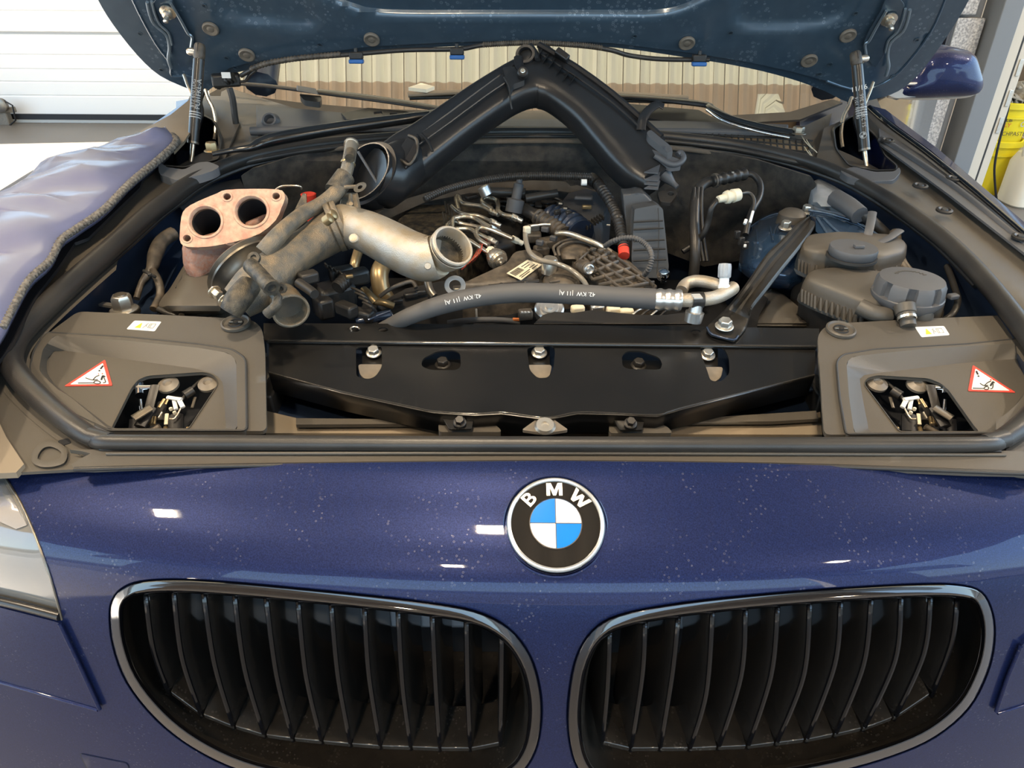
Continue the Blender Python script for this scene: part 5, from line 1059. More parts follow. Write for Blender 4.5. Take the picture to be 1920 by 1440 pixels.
# ---------------------------------------------------------------- bay furniture
def T(name, label, cat_, at, **k): return thing(name, label, cat_, B(*at), **k)
t = T('corrugated_hose', 'thick black corrugated hose with a red end sleeve behind the engine', 'hose', (1168, 470, -.06))
obj('hose', ribbed([(1118, 340, -.02), (1128, 355, -.015), (1145, 380, -.02), (1158, 410, -.025), (1165, 440, -.035), (1170, 466, -.045)], 9.5, None, 4.4, .12, 14), 'rubber', t); obj('red_sleeve', tube([(1169, 464, -.045), (1170, 480, -.05)], 10.5, n=14), 'red', t); obj('upper_joint', tube([(1108, 335, -.018), (1120, 344, -.018)], 12), 'plastic_dark', t)
t = T('thin_conduit', 'thin black corrugated conduit arching along the felt bulkhead', 'conduit', (950, 330, 0))
obj('conduit', ribbed([(796, 374, .0), (830, 358, .004), (880, 344, .004), (940, 333, .004), (1000, 329, .004), (1060, 330, .004), (1108, 332, .0)], 6.5, None, 3.6, .12), 'rubber', t); obj('white_clip', tube([(1090, 342, .006), (1100, 342, .006)], 6), 'white', t)
t = T('fuse_box', 'tall grey ribbed plastic box standing behind the engine by the bulkhead', 'box', (1215, 440, -.1))
bxf = lambda a, b, h=0: PL(a, b, B(1215, 480, -.075), V((.12, -.95, .35)).normalized())
obj('back_panel', sheet([(1168, 364), (1208, 363), (1226, 380), (1226, 500), (1186, 500), (1178, 480)], [], bxf, 0, .03, 14, tdir=(0, 1, 0)), 'box_grey', t, .002)
fbx = lambda a, b, h=0: PL(a, b, B(1215, 480, -.055), V((.12, -.95, .35)).normalized())
obj('front_panel', sheet(rnd([(1190, 392), (1232, 384), (1243, 392), (1254, 500), (1250, 522), (1186, 520), (1184, 480)], 3), [], fbx, 0, .03, 12, tdir=(0, 1, -.1)), 'box_grey', t, .002)
rbx = lambda a, b, h=0: PL(a, b, B(1215, 480, -.051), V((.12, -.95, .35)).normalized())
for y_ in (417, 431, 453, 470, 490): obj('panel_rib', tube([(1188, y_, 0), (1241+(y_-400)*.09, y_-3, 0)], 1.5, rbx, n=6, k=1), 'plastic_dark', t)
obj('panel_seam', tube([(1234, 390, 0), (1236, 430, 0), (1232, 516, 0)], 1.2, rbx, n=6), 'ink', t)
# right: hoses and plugs by the strut tower
t = T('coolant_hose', 'black hose with a quick connector looping over the right bulkhead corner', 'hose', (1320, 420, -.05))
obj('hose', tube([(1300, 520, -.10), (1304, 470, -.06), (1302, 410, -.03), (1306, 365, -.01), (1320, 345, .0), (1340, 338, .004)], 10, k=5), 'rubber', t)
obj('quick_connector', ribbed([(1336, 340, .006), (1360, 334, .008), (1396, 326, .008)], 10.5, None, 12, .12, 16), 'plastic_dark', t); obj('lock_ring', tube([(1338, 339, .006), (1344, 338, .006)], 13, n=16), 'plastic_dusty', t); K(t, 'release_tab', 'zinc', (1374, 323, .02), (4, 3, 2), 0, 0)
obj('hose_end', tube([(1394, 327, .008), (1412, 328, .008), (1425, 345, .0), (1424, 370, -.01), (1408, 400, -.02), (1398, 440, -.04)], 6, k=5), 'rubber', t)
t = T('cable_bundle', 'black ribbed cable bundle dropping beside the looped hose', 'cable', (1310, 450, -.06))
for dx in (0, 7, 14): obj('cable', tube([(1302+dx, 352, .0), (1301+dx, 390, -.02), (1304+dx, 440, -.05), (1312+dx, 490, -.08)], 3.4), 'plastic_dark', t)
t = T('white_plug', 'white cable connector joined between two black leads at the bulkhead', 'connector', (1365, 368, .0))
obj('plug_body', lathe(B(1346, 374, .01), (B(1388, 364, .012)-B(1346, 374, .01)).normalized(), [(0, .005), (.012, .006), (.013, .009), (.018, .010), (.019, .008), (.024, .008), (.025, .010), (.036, .009)], 20), 'ivory', t)
obj('lead', tube([(1347, 374, .008), (1334, 390, .0), (1328, 415, -.02), (1318, 440, -.04), (1300, 458, -.06), (1280, 472, -.07)], 5.5, k=5), 'plastic_dark', t); obj('lead', tube([(1386, 364, .01), (1404, 362, .008), (1414, 376, .0), (1410, 400, -.015), (1402, 420, -.03)], 3.6, k=5), 'rubber', t)
obj('white_sleeve', tube([(1412, 396, -.008), (1406, 418, -.02)], 2.6), 'white', t); obj('white_sleeve', tube([(1399, 412, -.01), (1396, 420, -.014)], 3), 'white', t)
for i, (a, b) in enumerate(((1382, 440), (1390, 452), (1398, 460))): K(t, 'lead_clip', 'plastic_dark', (a, b, -.03), (10, 8, 16), 20, .0015)
K(t, 'white_tip', 'white', (1397, 461, -.02), (5, 4, 6), 0, .001)
# strut tower pressed into the inner wing
stp = [(1385, 500), (1392, 440), (1420, 408), (1455, 392), (1500, 386), (1545, 392), (1590, 408), (1630, 430), (1656, 448), (1650, 470), (1560, 520), (1480, 540), (1420, 530)]
sw = obj('strut_tower', sheet(stp, [], B, -.075, .004, 11, off=puff(stp, .045, 60), detail=8), 'paint_tower', car, angle=60)
tw = puff(stp, .045, 60)
for ps, r_ in (([(1398, 432), (1440, 406), (1478, 398), (1515, 396)], 2.4), ([(1516, 395), (1560, 404), (1610, 420), (1652, 444)], 3), ([(1528, 412), (1548, 440), (1566, 475)], 2.6), ([(1540, 412), (1575, 442), (1590, 456), (1640, 458)], 2.6), ([(1418, 432), (1421, 455)], 2.2), ([(1444, 425), (1449, 452)], 2.2), ([(1450, 440), (1460, 420), (1500, 412), (1520, 420)], 2.2)):
    obj('pressed_ridge', tube([(a, b, -.0755+tw(a, b)+.0015) for a, b in ps], r_, k=5), 'paint_tower', sw)
wp = [(1516, 393), (1560, 401), (1610, 418), (1656, 446), (1640, 464), (1565, 474), (1534, 462), (1524, 430)]
obj('pressed_panel', sheet(wp, [], B, -.022, .004, 9, off=puff(wp, .012, 14), detail=6), 'paint_tower', sw)
for ps in ([(1516, 394), (1560, 402), (1610, 419), (1654, 446)], [(1532, 408), (1552, 440), (1566, 470)], [(1545, 410), (1580, 440), (1640, 456)]): obj('panel_crease', tube([(a, b, -.022+puff(wp, .012, 14)(a, b)+.001) for a, b in ps], 2.4, k=5), 'chrome_blue', sw)
p = B(1487, 396, -.02); obj('tower_cap', lathe(p, UPW, [(-.02, .022), (-.004, .020), (.002, .013), (.003, .0001)], 24), 'plastic', sw)
for a, b in ((1472, 428), (1512, 398)): p = B(a, b, -.028); obj('tower_nut', hexbolt(p, (0, -.1, 1), 9*mpp(p), .01), 'zinc', sw, .0008)
obj('tower_pad', sheet([(1455, 436), (1475, 418), (1500, 420), (1490, 440), (1465, 446)], [], B, -.032, .004, 10), 'paint_bay', sw)
t = T('insulated_pipe', 'grey foil-wrapped pipe in the right rear corner of the engine bay', 'pipe', (1565, 375, -.02))
fo = rnd([(1521, 342), (1536, 334), (1560, 346), (1602, 372), (1604, 384), (1586, 402), (1540, 392), (1520, 384)], 5)
obj('foil_wrap', sheet(fo, [], B, -.02, .02, 8, off=puff(fo, .015, 22)), 'foil', t, .002); obj('rubber_sleeve', tube([(1566, 372, .0), (1590, 386, .002), (1612, 404, .0)], 17), 'plastic_grey', t); obj('pipe_elbow', tube([(1606, 398, .0), (1630, 412, -.01), (1660, 440, -.03)], 11), 'rubber', t)
t = T('rubber_strap', 'dark grey forked rubber strap beside the seal above the coolant tank', 'strap', (1640, 440, 0))
obj('strap_leg', tube([(1636, 398, .008), (1631, 425, .004), (1624, 455, -.01)], 8, flat=.35), 'plastic_grey', t); obj('strap_leg', tube([(1688, 432, .004), (1660, 450, .0), (1622, 462, -.01)], 8, flat=.4), 'plastic_grey', t)
t = T('vent_hose', 'brown-grey ribbed hose running down behind the round tank caps', 'hose', (1690, 490, -.04))
obj('hose', tube([(1678, 438, -.02), (1682, 470, -.02), (1694, 500, -.025), (1722, 530, -.04)], 10.5, k=5), 'plastic_dusty', t); obj('hose_collar', tube([(1683, 474, -.02), (1685, 480, -.02)], 12), 'plastic_dark', t)
t = T('wing_cable', 'black cable with a clip beside the large screw cap', 'cable', (1790, 570, -.03))
obj('cable', tube([(1776, 500, -.02), (1790, 540, -.02), (1796, 565, -.02), (1785, 590, -.02), (1762, 604, -.03)], 6, k=5), 'plastic_dark', t); K(t, 'clip', 'plastic_grey', (1787, 556, -.008), (20, 14, 10), 15, .002)
# tanks
def fins(par, pts, hz, n_, up):
    for i in range(n_):
        u = i/(n_-1)*(len(pts)-1); j = min(int(u), len(pts)-2); a = [pts[j][q]+(pts[j+1][q]-pts[j][q])*(u-j) for q in (0, 1)]
        p = B(a[0], a[1]-1, hz); obj('rib', prism([p+V((-.0012, -.007, 0)), p+V((-.0012, .004, 0)), p+V((-.0012, .002, up)), p+V((-.0012, 0, up))], (.0024, 0, 0)), 'plastic', par)
t = T('brake_fluid_box', 'rear grey-brown plastic tank with a flat round cap and ribbed rim', 'tank', (1590, 500, -.06))
ra = rnd([(1486, 502), (1515, 515), (1590, 523), (1646, 526), (1690, 514), (1694, 494), (1660, 479), (1560, 474), (1500, 480)], 9)
obj('lid', slab(ra, -.035, [(1.03, -.005), (1.03, 0), (1.0, .001), (.99, .020), (.965, .0285), (.91, .0325), (.5, .034)]), 'plastic', t, angle=60)
obj('body', slab(ra, -.04, [(.9, -.10), (.97, -.02), (1.0, 0)]), 'plastic_dark', t)
fins(t, [(1494, 505), (1516, 516), (1590, 524), (1646, 527), (1676, 518)], -.034, 15, .014)
p = B(1598, 475, .006); r_ = 43*mpp(p); obj('cap_gap', lathe(p, UPW, [(-.006, r_*1.05), (-.003, r_*1.05)], 40), 'ink', t); cp_ = obj('cap', lathe(p, UPW, [(-.004, r_*.9), (0, r_), (.007, r_), (.009, r_*.97), (.0085, r_*.6), (.009, .0001)], 48), 'plastic_grey', t, angle=50); obj('cap_tab', box(p+V((.004, -.004, .011)), (.012, .008, .004)), 'plastic_grey', cp_, .0008)
t = T('coolant_tank', 'front grey-brown plastic coolant tank with the large notched screw cap', 'tank', (1630, 570, -.06))
fa = rnd([(1495, 558), (1524, 573), (1566, 590), (1606, 607), (1690, 614), (1758, 610), (1770, 580), (1720, 556), (1640, 546), (1545, 538), (1506, 543)], 10)
obj('lid', slab(fa, -.035, [(1.02, -.005), (1.02, 0), (1.0, .001), (.99, .017), (.965, .0255), (.91, .0295), (.5, .031)]), 'plastic', t, angle=60)
obj('body', slab(fa, -.04, [(.92, -.10), (.97, -.02), (1.0, 0)]), 'plastic_dark', t)
fins(t, [(1500, 563), (1524, 575), (1566, 592), (1612, 610)], -.034, 13, .014)
obj('lid_bulge', tube([(1612, 575, -.01), (1640, 588, -.012), (1665, 592, -.016)], 16), 'plastic', t)
p = B(1700, 556, -.004); r_ = 62*mpp(p)
def gear(r_, z): return [p+V((math.cos(a), math.sin(a), 0))*r_*(1 if math.cos(8*a) > -.55 else .88)+V((0, 0, z)) for a in (6.28319*q/128 for q in range(128))]
def circ(r_, z): return [p+V((math.cos(a), math.sin(a), 0))*r_+V((0, 0, z)) for a in (6.28319*q/128 for q in range(128))]
cp_ = obj('screw_cap', loft([circ(r_*.85, -.01), circ(r_*1.02, 0), circ(r_*1.02, .004), gear(r_*.99, .005), gear(r_*.97, .019), circ(r_*.90, .0235), circ(r_*.55, .0252), circ(r_*.05, .0254)]), 'plastic_grey', t, angle=35)
p2 = p+V((0, 0, .0258))
for i in range(10): a = math.radians(20+i*14); obj('embossed_mark', box(p2+V((math.cos(a)*r_*.45, math.sin(a)*r_*.45, -.0002)), (.004, .0015, .0008)), 'plastic', cp_)
obj('overflow_nozzle', lathe(B(1698, 582, -.0), V((0, -.6, -.5)).normalized(), [(-.006, .012), (.004, .011), (.005, .0095), (.010, .0095), (.011, .0085), (.02, .0085)], 20), 'plastic', t); obj('nozzle_ring', lathe(B(1699, 588, -.0), V((0, -.6, -.5)).normalized(), [(.004, .0092), (.004, .0102), (.007, .0102), (.007, .0092)], 20, cap=False), 'zinc', t)
obj('moulded_knob', lathe(B(1733, 588, -.01), V((0, -.4, .9)).normalized(), [(-.01, .012), (0, .011), (.006, .006), (.007, .0001)], 18), 'plastic', t)
t = T('air_snorkel', 'smooth brown-black air inlet funnel beside the lower brace bar', 'air duct', (1470, 590, -.06))
sn = [(1392, 620), (1405, 585), (1425, 556), (1446, 541), (1470, 552), (1505, 582), (1542, 620)]
obj('funnel', sheet(sn, [], B, -.085, .004, 10, off=puff(sn, .03, 45)), 'cowl', t); obj('funnel_band', sheet([(1392, 620), (1403, 585), (1430, 552), (1440, 560), (1424, 590), (1418, 620)], [], B, -.055, .004, 12), 'plastic_dark', t)
# ---------------------------------------------------------------- brace bars
t = T('brace_bar', 'black pressed steel brace running from strut tower to front panel', 'brace', (1440, 500, .0))
ST = cat([(1518, 405, 1535, 402, .3), (1494, 420, 1528, 425, 1), (1466, 449, 1500, 464, 1), (1437, 477, 1468, 504, 1), (1408, 518, 1436, 545, 1), (1391, 542, 1413, 574, .9), (1370, 568, 1407, 590, .4), (1347, 592, 1399, 612, .1), (1326, 613, 1384, 630, 0), (1334, 626, 1376, 637, 0)], 5)
rings = []
for i, (ax, ay, bx, by_, kk) in enumerate(ST):
    hb = -.026+.03*math.sin(math.pi*min(1, i/(len(ST)-1)/.72)); r_ = []
    for u, hh in ((0, -.006), (.03, .001), (.10, .004), (.24, .003), (.40, -.005), (.55, -.006), (.72, .000), (.88, .003), (.97, .001), (1, -.010)):
        r_.append(B(ax+(bx-ax)*u, ay+(by_-ay)*u, hb+hh*kk))
    rings.append(r_+[p-V((0, 0, .003)) for p in r_[::-1]])
obj('bar', loft(rings), 'brace', t, angle=35)
obj('folded_end', tube([(1326, 614, -.024), (1336, 627, -.024), (1374, 637, -.024), (1383, 630, -.024)], 2.4, k=3), 'paint_bay', t)
p = B(1358, 612, -.02); obj('flange_bolt', hexbolt(p, (0, -.15, 1), 13*mpp(p), .008), 'zinc', t, .0006)
t = T('cowl_brace', 'black tubular brace bar crossing the cowl on the left, flattened at its end', 'brace', (620, 250, .03))
obj('bar', tube([(398, 289, .03, 6), (440, 281, .032, 7), (470, 277, .035, 9), (492, 268, .037, 14), (530, 258, .04, 16), (650, 238, .04, 15), (780, 220, .04, 13), (815, 213, .038, 10), (838, 210, .036, 6)], k=5, n=16, flat=.75), 'black_tube', t)
obj('eyelet', lathe(B(818, 211, .046), UPW, [(0, .012), (.002, .012), (.002, .006), (0, .006)], 20, cap=False), 'plate_black', t)
p = B(398, 283, .03); obj('end_bolt', hexbolt(p, UPW, 11*mpp(p), .012), 'brass', t, .001)
# ---------------------------------------------------------------- refrigerant hose
t = T('refrigerant_hose', 'thick grey rubber hose with printed marking and crimped aluminium ferrule', 'hose', (980, 550, .0))
HP = [(690, 632, -.07, 13), (733, 610, -.04, 14.5), (770, 592, -.018, 16), (830, 571, -.005, 18), (900, 556, .0, 18.5), (980, 549, .003, 18.5), (1080, 552, .004, 19), (1160, 557, .004, 19), (1228, 561, .004, 20)]
obj('hose', tube(HP, k=8, n=24), 'rubber_hose', t)
fer = obj('ferrule', ribbed([(1226, 561, .004), (1250, 562, .004), (1277, 563, .004)], 20, None, 16, .05, 20), 'alu_clean', t)
al = obj('pipe', tube([(1275, 563, .004), (1310, 562, .004), (1340, 558, .004), (1362, 548, .004), (1374, 540, .002)], 13, k=5, n=16), 'alu', t)
obj('return_pipe', tube([(1278, 545, -.01), (1286, 533, -.008), (1305, 527, -.004), (1330, 530, .0), (1352, 537, .002), (1366, 544, .0)], 11.5, k=5, n=16), 'alu', t)
obj('pipe_clamp', tube([(1296, 563, .004), (1318, 562, .004)], 15, n=16), 'plastic_dark', t); obj('clamp_label', box(B(1307, 556, .022), (.010, .012, .002), rot=.1), 'print_grey', t, .0005)
vp = B(1357, 541, .008); va = img(.02, 1, .12); k = mpp(vp)
obj('service_port', lathe(vp, va, [(0, 11*k), (6*k, 11*k), (8*k, 9*k), (22*k, 9*k)], 20), 'white', t)
ring = lambda r_, z: [vp+va*z+(va.orthogonal().normalized()*math.cos(a)+va.cross(va.orthogonal().normalized())*math.sin(a))*r_*(1 if math.cos(9*a) > -.3 else .93) for a in (6.28319*q/90 for q in range(90))]
obj('valve_cap', loft([ring(11*k, 20*k), ring(12*k, 22*k), ring(12.2*k, 40*k), ring(11*k, 46*k), ring(3*k, 47*k)]), 'foil', t, angle=30)
obj('union', lathe(B(1303, 585, -.01), img(.1, .9, .4), [(-.012, .010), (0, .011), (.001, .008), (.012, .007), (.014, .004)], 18), 'alu_clean', t)
hq = cat(HP, 12)
def hose_at(x):
    for a, b in zip(hq, hq[1:]):
        if a[0] <= x <= b[0]:
            u = (x-a[0])/(b[0]-a[0]); q = [p_+(r_-p_)*u for p_, r_ in zip(a, b)]; return B(*q[:3]), q[3]
for px0 in (1082, 868):
    tv, tf = text('42. KW  |11 A|', V((0, 0, 0)), (1, 0, 0), (0, 1, 0), 11.0)
    out = []
    for v in tv:
        c, r_ = hose_at(px0-v.x*.98); c2, _ = hose_at(px0-v.x*.98+4); tg = (c2-c).normalized(); r_ *= mpp(c)
        nn = (CAM-c).normalized(); nn = (nn-tg*nn.dot(tg)).normalized(); up_ = nn.cross(tg); q = v.y*mpp(c)-.001
        out.append(c-up_*q+nn*(math.sqrt(max(1e-9, r_*r_-q*q))+.0006))
    obj('hose_print', (out, tf), 'white', t, smooth=False)
# ---------------------------------------------------------------- left side of the bay
t = T('air_filter_box', 'black plastic air filter box below the rusty manifold', 'box', (360, 540, -.05))
ab = rnd([(296, 575), (302, 560), (318, 542), (362, 468), (420, 470), (470, 520), (420, 590), (330, 594)], 9)
obj('lid', sheet(ab, [], B, -.05, .03, 10, off=puff(ab, .03, 32)), 'plastic', t, .002); obj('lid_lip', tube([(298, 580, -.045), (330, 592, -.045), (380, 590, -.045), (412, 578, -.045)], 6), 'rubber', t); obj('lid_groove', tube([(330, 540, -.032), (352, 500, -.032)], 1.3), 'ink', t); obj('lid_clip', tube([(340, 583, -.036), (341, 592, -.036)], 5), 'plastic_dusty', t)
t = T('taped_harness', 'black cloth-taped wiring loom in the left front of the engine bay', 'cable', (285, 490, -.06))
obj('loom', tube([(324, 438, -.03, 13), (304, 452, -.03, 13), (292, 475, -.035, 14), (284, 505, -.04, 10), (266, 530, -.05, 6), (256, 560, -.06, 6)], k=5), 'plastic_dusty', t); obj('branch', tube([(286, 508, -.04), (298, 530, -.045), (300, 555, -.055), (288, 580, -.06)], 7.5, k=5), 'plastic_dusty', t); obj('cable_tie', tube([(270, 508, -.03), (284, 515, -.026), (291, 519, -.03)], 3.2), 'ink', t); K(t, 'tie_head', 'plastic_dark', (281, 515, -.018), (8, 6, 6), 30, .001)
t = T('mount_bolt', 'upright hexagon bolt with a washer beside the left headlamp cover', 'bolt', (233, 570, -.05))
p = B(233, 580, -.045); obj('bolt_head', hexbolt(p, UPW, .0125, .018), 'zinc', t, .001); obj('washer', lathe(p, UPW, [(-.006, .018), (0, .018)], 24), 'plastic_dark', t); obj('bolt_core', lathe(p+V((0, 0, .019)), UPW, [(0, .008), (.002, .007), (.002, .003)], 16), 'steel_dark', t); obj('lug', box(p+V((-.022, .004, .004)), (.02, .008, .003), rot=-.3), 'zinc', t)
obj('wing_ledge', sheet([(150, 580), (190, 540), (260, 470), (330, 415), (345, 470), (300, 560), (300, 590)], [], B, -.075, .004, 18), 'paint_bay', car)
for a, b in ((165, 578), (210, 560)): p = B(a, b, -.07); obj('ledge_bolt', hexbolt(p, UPW, .008, .006), 'plastic_dark', car)
t = T('red_filler_cap', 'small red plastic cap behind the rusty manifold flange', 'cap', (578, 372, -.02))
p = B(580, 378, -.03); obj('cap', lathe(p, UPW, [(0, .011), (.012, .012), (.013, .010), (.011, .006), (.012, .0001)], 24), 'red', t); obj('cap_stem', lathe(p, UPW, [(-.03, .008), (0, .008)], 16), 'red', t)
t = T('throttle_actuator', 'black plastic electric actuator with plugs beside the loose turbocharger', 'actuator', (630, 550, -.06))
K(t, 'motor_body', 'plastic_dark', (628, 552, -.05), (70, 55, 44), 35, .006); K(t, 'gear_cover', 'plastic_dark', (662, 520, -.035), (60, 30, 30), 32, .005); K(t, 'upper_block', 'plastic_dark', (640, 512, -.03), (46, 22, 26), 30, .004); K(t, 'side_wall', 'plastic_dark', (606, 575, -.05), (30, 44, 40), 35, .004); K(t, 'plug', 'plastic_dark', (650, 580, -.03), (44, 24, 24), -38, .003); K(t, 'plug', 'plastic_dark', (678, 590, -.04), (50, 26, 22), -20, .003)
obj('ribbed_motor', ribbed([(632, 540, -.02), (648, 525, -.018)], 13, None, 6, .08, 16), 'plastic_dark', t)
for i in range(5): K(t, 'rib', 'plastic_dark', (612+i*9, 498+i*5, -.012), (4, 18, 8), 30, .001)
for i in range(4): obj('lead', tube([(660+i*7, 540+i*9, -.02), (678+i*6, 548+i*9, -.015), (690+i*5, 560+i*8, -.03)], 2.6), 'rubber', t)
K(t, 'brass_clip', 'brass', (655, 518, -.008), (14, 8, 6), 20, .001)
t = T('lower_duct', 'dark blue plastic bracket under the front end of the grey hose', 'bracket', (720, 595, -.05))
K(t, 'plate', 'paint_bay', (700, 596, -.045), (70, 20, 14), 28, .003); obj('edge', tube([(690, 600, -.035), (732, 583, -.03), (738, 594, -.03), (790, 576, -.03)], 2.4, k=2), 'paint_bay', t)
# ---------------------------------------------------------------- the loose turbo assembly
FN = V((-.06, -.76, .65)).normalized(); F0 = B(440, 410, .05)
FPl = lambda a, b, h=0: PL(a, b, F0, FN)+FN*h
t = thing('turbo_manifold', 'removed turbocharger with rusty two-hole flange lying on the engine', 'turbocharger', B(480, 470, .0))
fl_ = [(339, 456), (337, 440), (340, 407), (348, 391), (370, 378), (408, 362), (423, 356), (470, 354), (520, 355), (532, 361), (534, 373), (527, 391), (517, 413), (487, 438), (445, 452), (395, 462), (353, 463)]
fl_ = cat(fl_, 2, True)
bores = [ell(385, 415, 29, 27, 0, 40), ell(471, 396, 29, 27, 0, 40)]
bolts_ = [ell(426, 369, 7.2, 6, 0, 16), ell(518, 368, 7, 6, 0, 16), ell(351, 447, 7, 6, 0, 16)]
fg = obj('flange', sheet(fl_, bores+bolts_, FPl, 0, .011, 11, tdir=tuple(-FN), detail=5), 'rust', t, .0015)
for b_ in bores:
    obj('bore_lip', ringloft(b_, [(-6, .0003), (-5, .0012), (-1.5, .0012), (0, 0), (1, -.004)], FPl), 'rust', fg)
    obj('bore_wall', ringloft(b_, [(0, 0), (.5, -.008)], FPl), 'steel_dark', fg); obj('bore_tube', ringloft(b_, [(.5, -.008), (0, -.06)], FPl), 'void', fg)
    obj('bore_floor', sheet(b_, [], FPl, -.06, .002, 20), 'void', fg)
for b_ in bolts_:
    obj('boss', ringloft(b_, [(-4, .0002), (-3, .0010), (-.5, .0010), (0, -.001), (0, -.012)], FPl), 'rust', fg); obj('hole_floor', sheet(b_, [], FPl, -.012, .001, 10), 'rust_body', fg)
bd_ = cat([(358, 462), (353, 490), (356, 515), (370, 536), (396, 549), (408, 530), (436, 500), (472, 470), (512, 446), (524, 425), (520, 405), (480, 420), (420, 440)], 2, True)
FB = lambda a, b, h=0: PL(a, b, F0-FN*.062, FN)+FN*h
obj('exhaust_housing', sheet(bd_, [], FB, 0, .05, 8, tdir=tuple(-FN), off=puff(bd_, .045, 42), detail=5), 'rust_body', t, angle=70)
vc = D(462, 506, dep(B(462, 506, -.005))); va = img(.66, -.70, .20); k = mpp(vc)
cl = obj('clamp_band', lathe(vc-va*12*k, va, [(0, 60*k), (1*k, 72*k), (5*k, 76*k), (9*k, 72*k), (11*k, 70*k), (13*k, 74*k), (17*k, 74*k), (20*k, 66*k), (30*k, 60*k), (44*k, 50*k), (50*k, 36*k)], 56), 'steel_dark', t, angle=50)
for a, b in ((505, 446), (444, 483), (402, 547), (421, 564)):
    p = D(a, b, dep(B(a, b, .02))); obj('clamp_bolt', hexbolt(p, img(.7, -.5, .45), 9*k, .010), 'steel', cl, .0008)
BT = [(445, 568, .01, 34), (480, 540, .02, 44), (515, 510, .025, 42), (550, 480, .03, 36), (585, 458, .03, 36), (612, 440, .032, 39), (636, 424, .034, 41)]
bt = obj('compressor_housing', tube(BT, k=5, n=24), 'alu_grey', t, angle=60)
obj('cast_foot', tube([(432, 585, .02, 20), (446, 562, .03, 24), (468, 535, .035, 22)], k=4, n=14), 'cast_dark', bt); obj('cast_rib', tube([(470, 505, .055), (520, 560, .045), (500, 590, .03)], 10), 'cast_dark', bt)
obj('boss_pin', tube([(470, 498, .06), (510, 540, .06)], 15, n=18), 'cast_dark', bt); obj('boss_end', lathe(B(508, 538, .062), img(.6, -.6, .5), [(0, 14*k), (4*k, 13*k), (4*k, 7*k), (1*k, 6*k)], 20), 'cast_dark', bt)
obj('lug', lathe(B(528, 540, .045), img(.1, -.3, .9), [(0, 9*k), (6*k, 8*k), (6*k, 4*k), (2*k, 3*k)], 16), 'cast_dark', bt); obj('lug', lathe(B(477, 485, .065), img(.0, .2, .9), [(0, 11*k), (5*k, 10*k), (5*k, 5*k), (2*k, 4*k)], 16), 'cast_dark', bt)
jf = D(634, 424, dep(B(634, 424, .04))); ja = (B(660, 424, .04)-B(600, 447, .03)).normalized()
obj('joint_flange', lathe(jf-ja*.008, ja, [(0, 46*k), (.007, 47*k), (.008, 42*k), (.009, 47*k), (.015, 46*k)], 40), 'alu_grey', bt, .0008)
for a, b in ((610, 415), (618, 408)): obj('clamp_screw', lathe(B(a, b, .085), img(.6, .3, .3), [(0, 9*k), (12*k, 9*k), (14*k, 6*k)], 14), 'brass', bt)
EL = [(640, 420, .036, 37), (668, 428, .04, 38), (700, 440, .04, 40), (735, 458, .038, 42), (770, 476, .036, 43), (798, 485, .036, 43), (816, 482, .038, 41), (822, 480, .040, 37)]
el = obj('charge_elbow', tube(EL, k=5, n=28), 'alu', t, angle=60)
mp_ = D(849, 461, dep(B(849, 461, .055))); ma = img(.52, .34, .78); k = mpp(mp_)
obj('elbow_mouth', lathe(mp_, ma, [(-40*k, 34*k), (-22*k, 39*k), (-14*k, 42*k), (-9*k, 42*k), (-8*k, 39.5*k), (-5*k, 39.5*k), (-4*k, 42*k), (1*k, 42*k), (3*k, 40*k), (3*k, 36.5*k), (0, 35*k), (-26*k, 33*k)], 56, cap=False), 'alu', el, angle=35)
obj('mouth_bore', lathe(mp_, ma, [(-1*k, 35.4*k), (-36*k, 32*k), (-36*k, .0001)], 40, cap=False), 'cast_dark', el)
obj('bead_ring', lathe(mp_, ma, [(-8.5*k, 40*k), (-8*k, 41.3*k), (-5.5*k, 41.3*k), (-5*k, 40*k)], 56, cap=False), 'steel_dark', el)
obj('cast_dot', lathe(B(663, 446, .086), img(-.1, .3, .9), [(-.004, 9*k), (0, 9*k), (.001, 7.5*k), (.0005, 6*k)], 24), 'alu', el)
obj('cast_dot', lathe(B(802, 499, .086), img(.1, -.1, .9), [(-.004, 6*k), (0, 6*k), (.001, 5*k)], 16), 'alu', el)
obj('bracket_tab', prism([B(635, 392, .05), B(640, 366, .06), B(668, 366, .06), B(674, 395, .05)], (0, .012, 0)), 'alu_grey', el, .001); obj('tab_pin', tube([(657, 366, .065), (658, 382, .065)], 4), 'steel', el)
SP = [(494, 474, .05, 17), (515, 450, .06, 17), (540, 424, .065, 15), (570, 400, .065, 14), (602, 383, .065, 14), (626, 365, .07, 14.5), (640, 346, .075, 14)]
st_ = obj('oil_pipe', tube(SP, k=5, n=18), 'alu_grey', t); obj('pipe_union', tube([(626, 360, .07), (648, 330, .082)], 19, n=20), 'cast_dark', st_); 
up = obj('upper_pipe', tube([(646, 335, .08), (652, 312, .088), (656, 290, .094), (659, 272, .10)], 12, n=20), 'steel', t); obj('pipe_collar', tube([(652, 309, .088), (653, 305, .09)], 14, n=20), 'brass', up)
pe = B(659, 271, .10); pa = (B(659, 271, .10)-B(655, 292, .094)).normalized(); k2 = mpp(pe)
obj('pipe_rim', lathe(pe, pa, [(-3*k2, 12*k2), (-2*k2, 14*k2), (2*k2, 14*k2), (3*k2, 12*k2), (2*k2, 9.5*k2), (-8*k2, 9*k2)], 24, cap=False), 'steel', up); obj('pipe_bore', lathe(pe-pa*2*k2, pa, [(0, 9.5*k2), (.0005, .0001)], 20, cap=False), 'black', up)
obj('soot_patch', tube([(656, 297, .1005), (657, 284, .104)], 9.5, n=12), 'cast_dark', up)
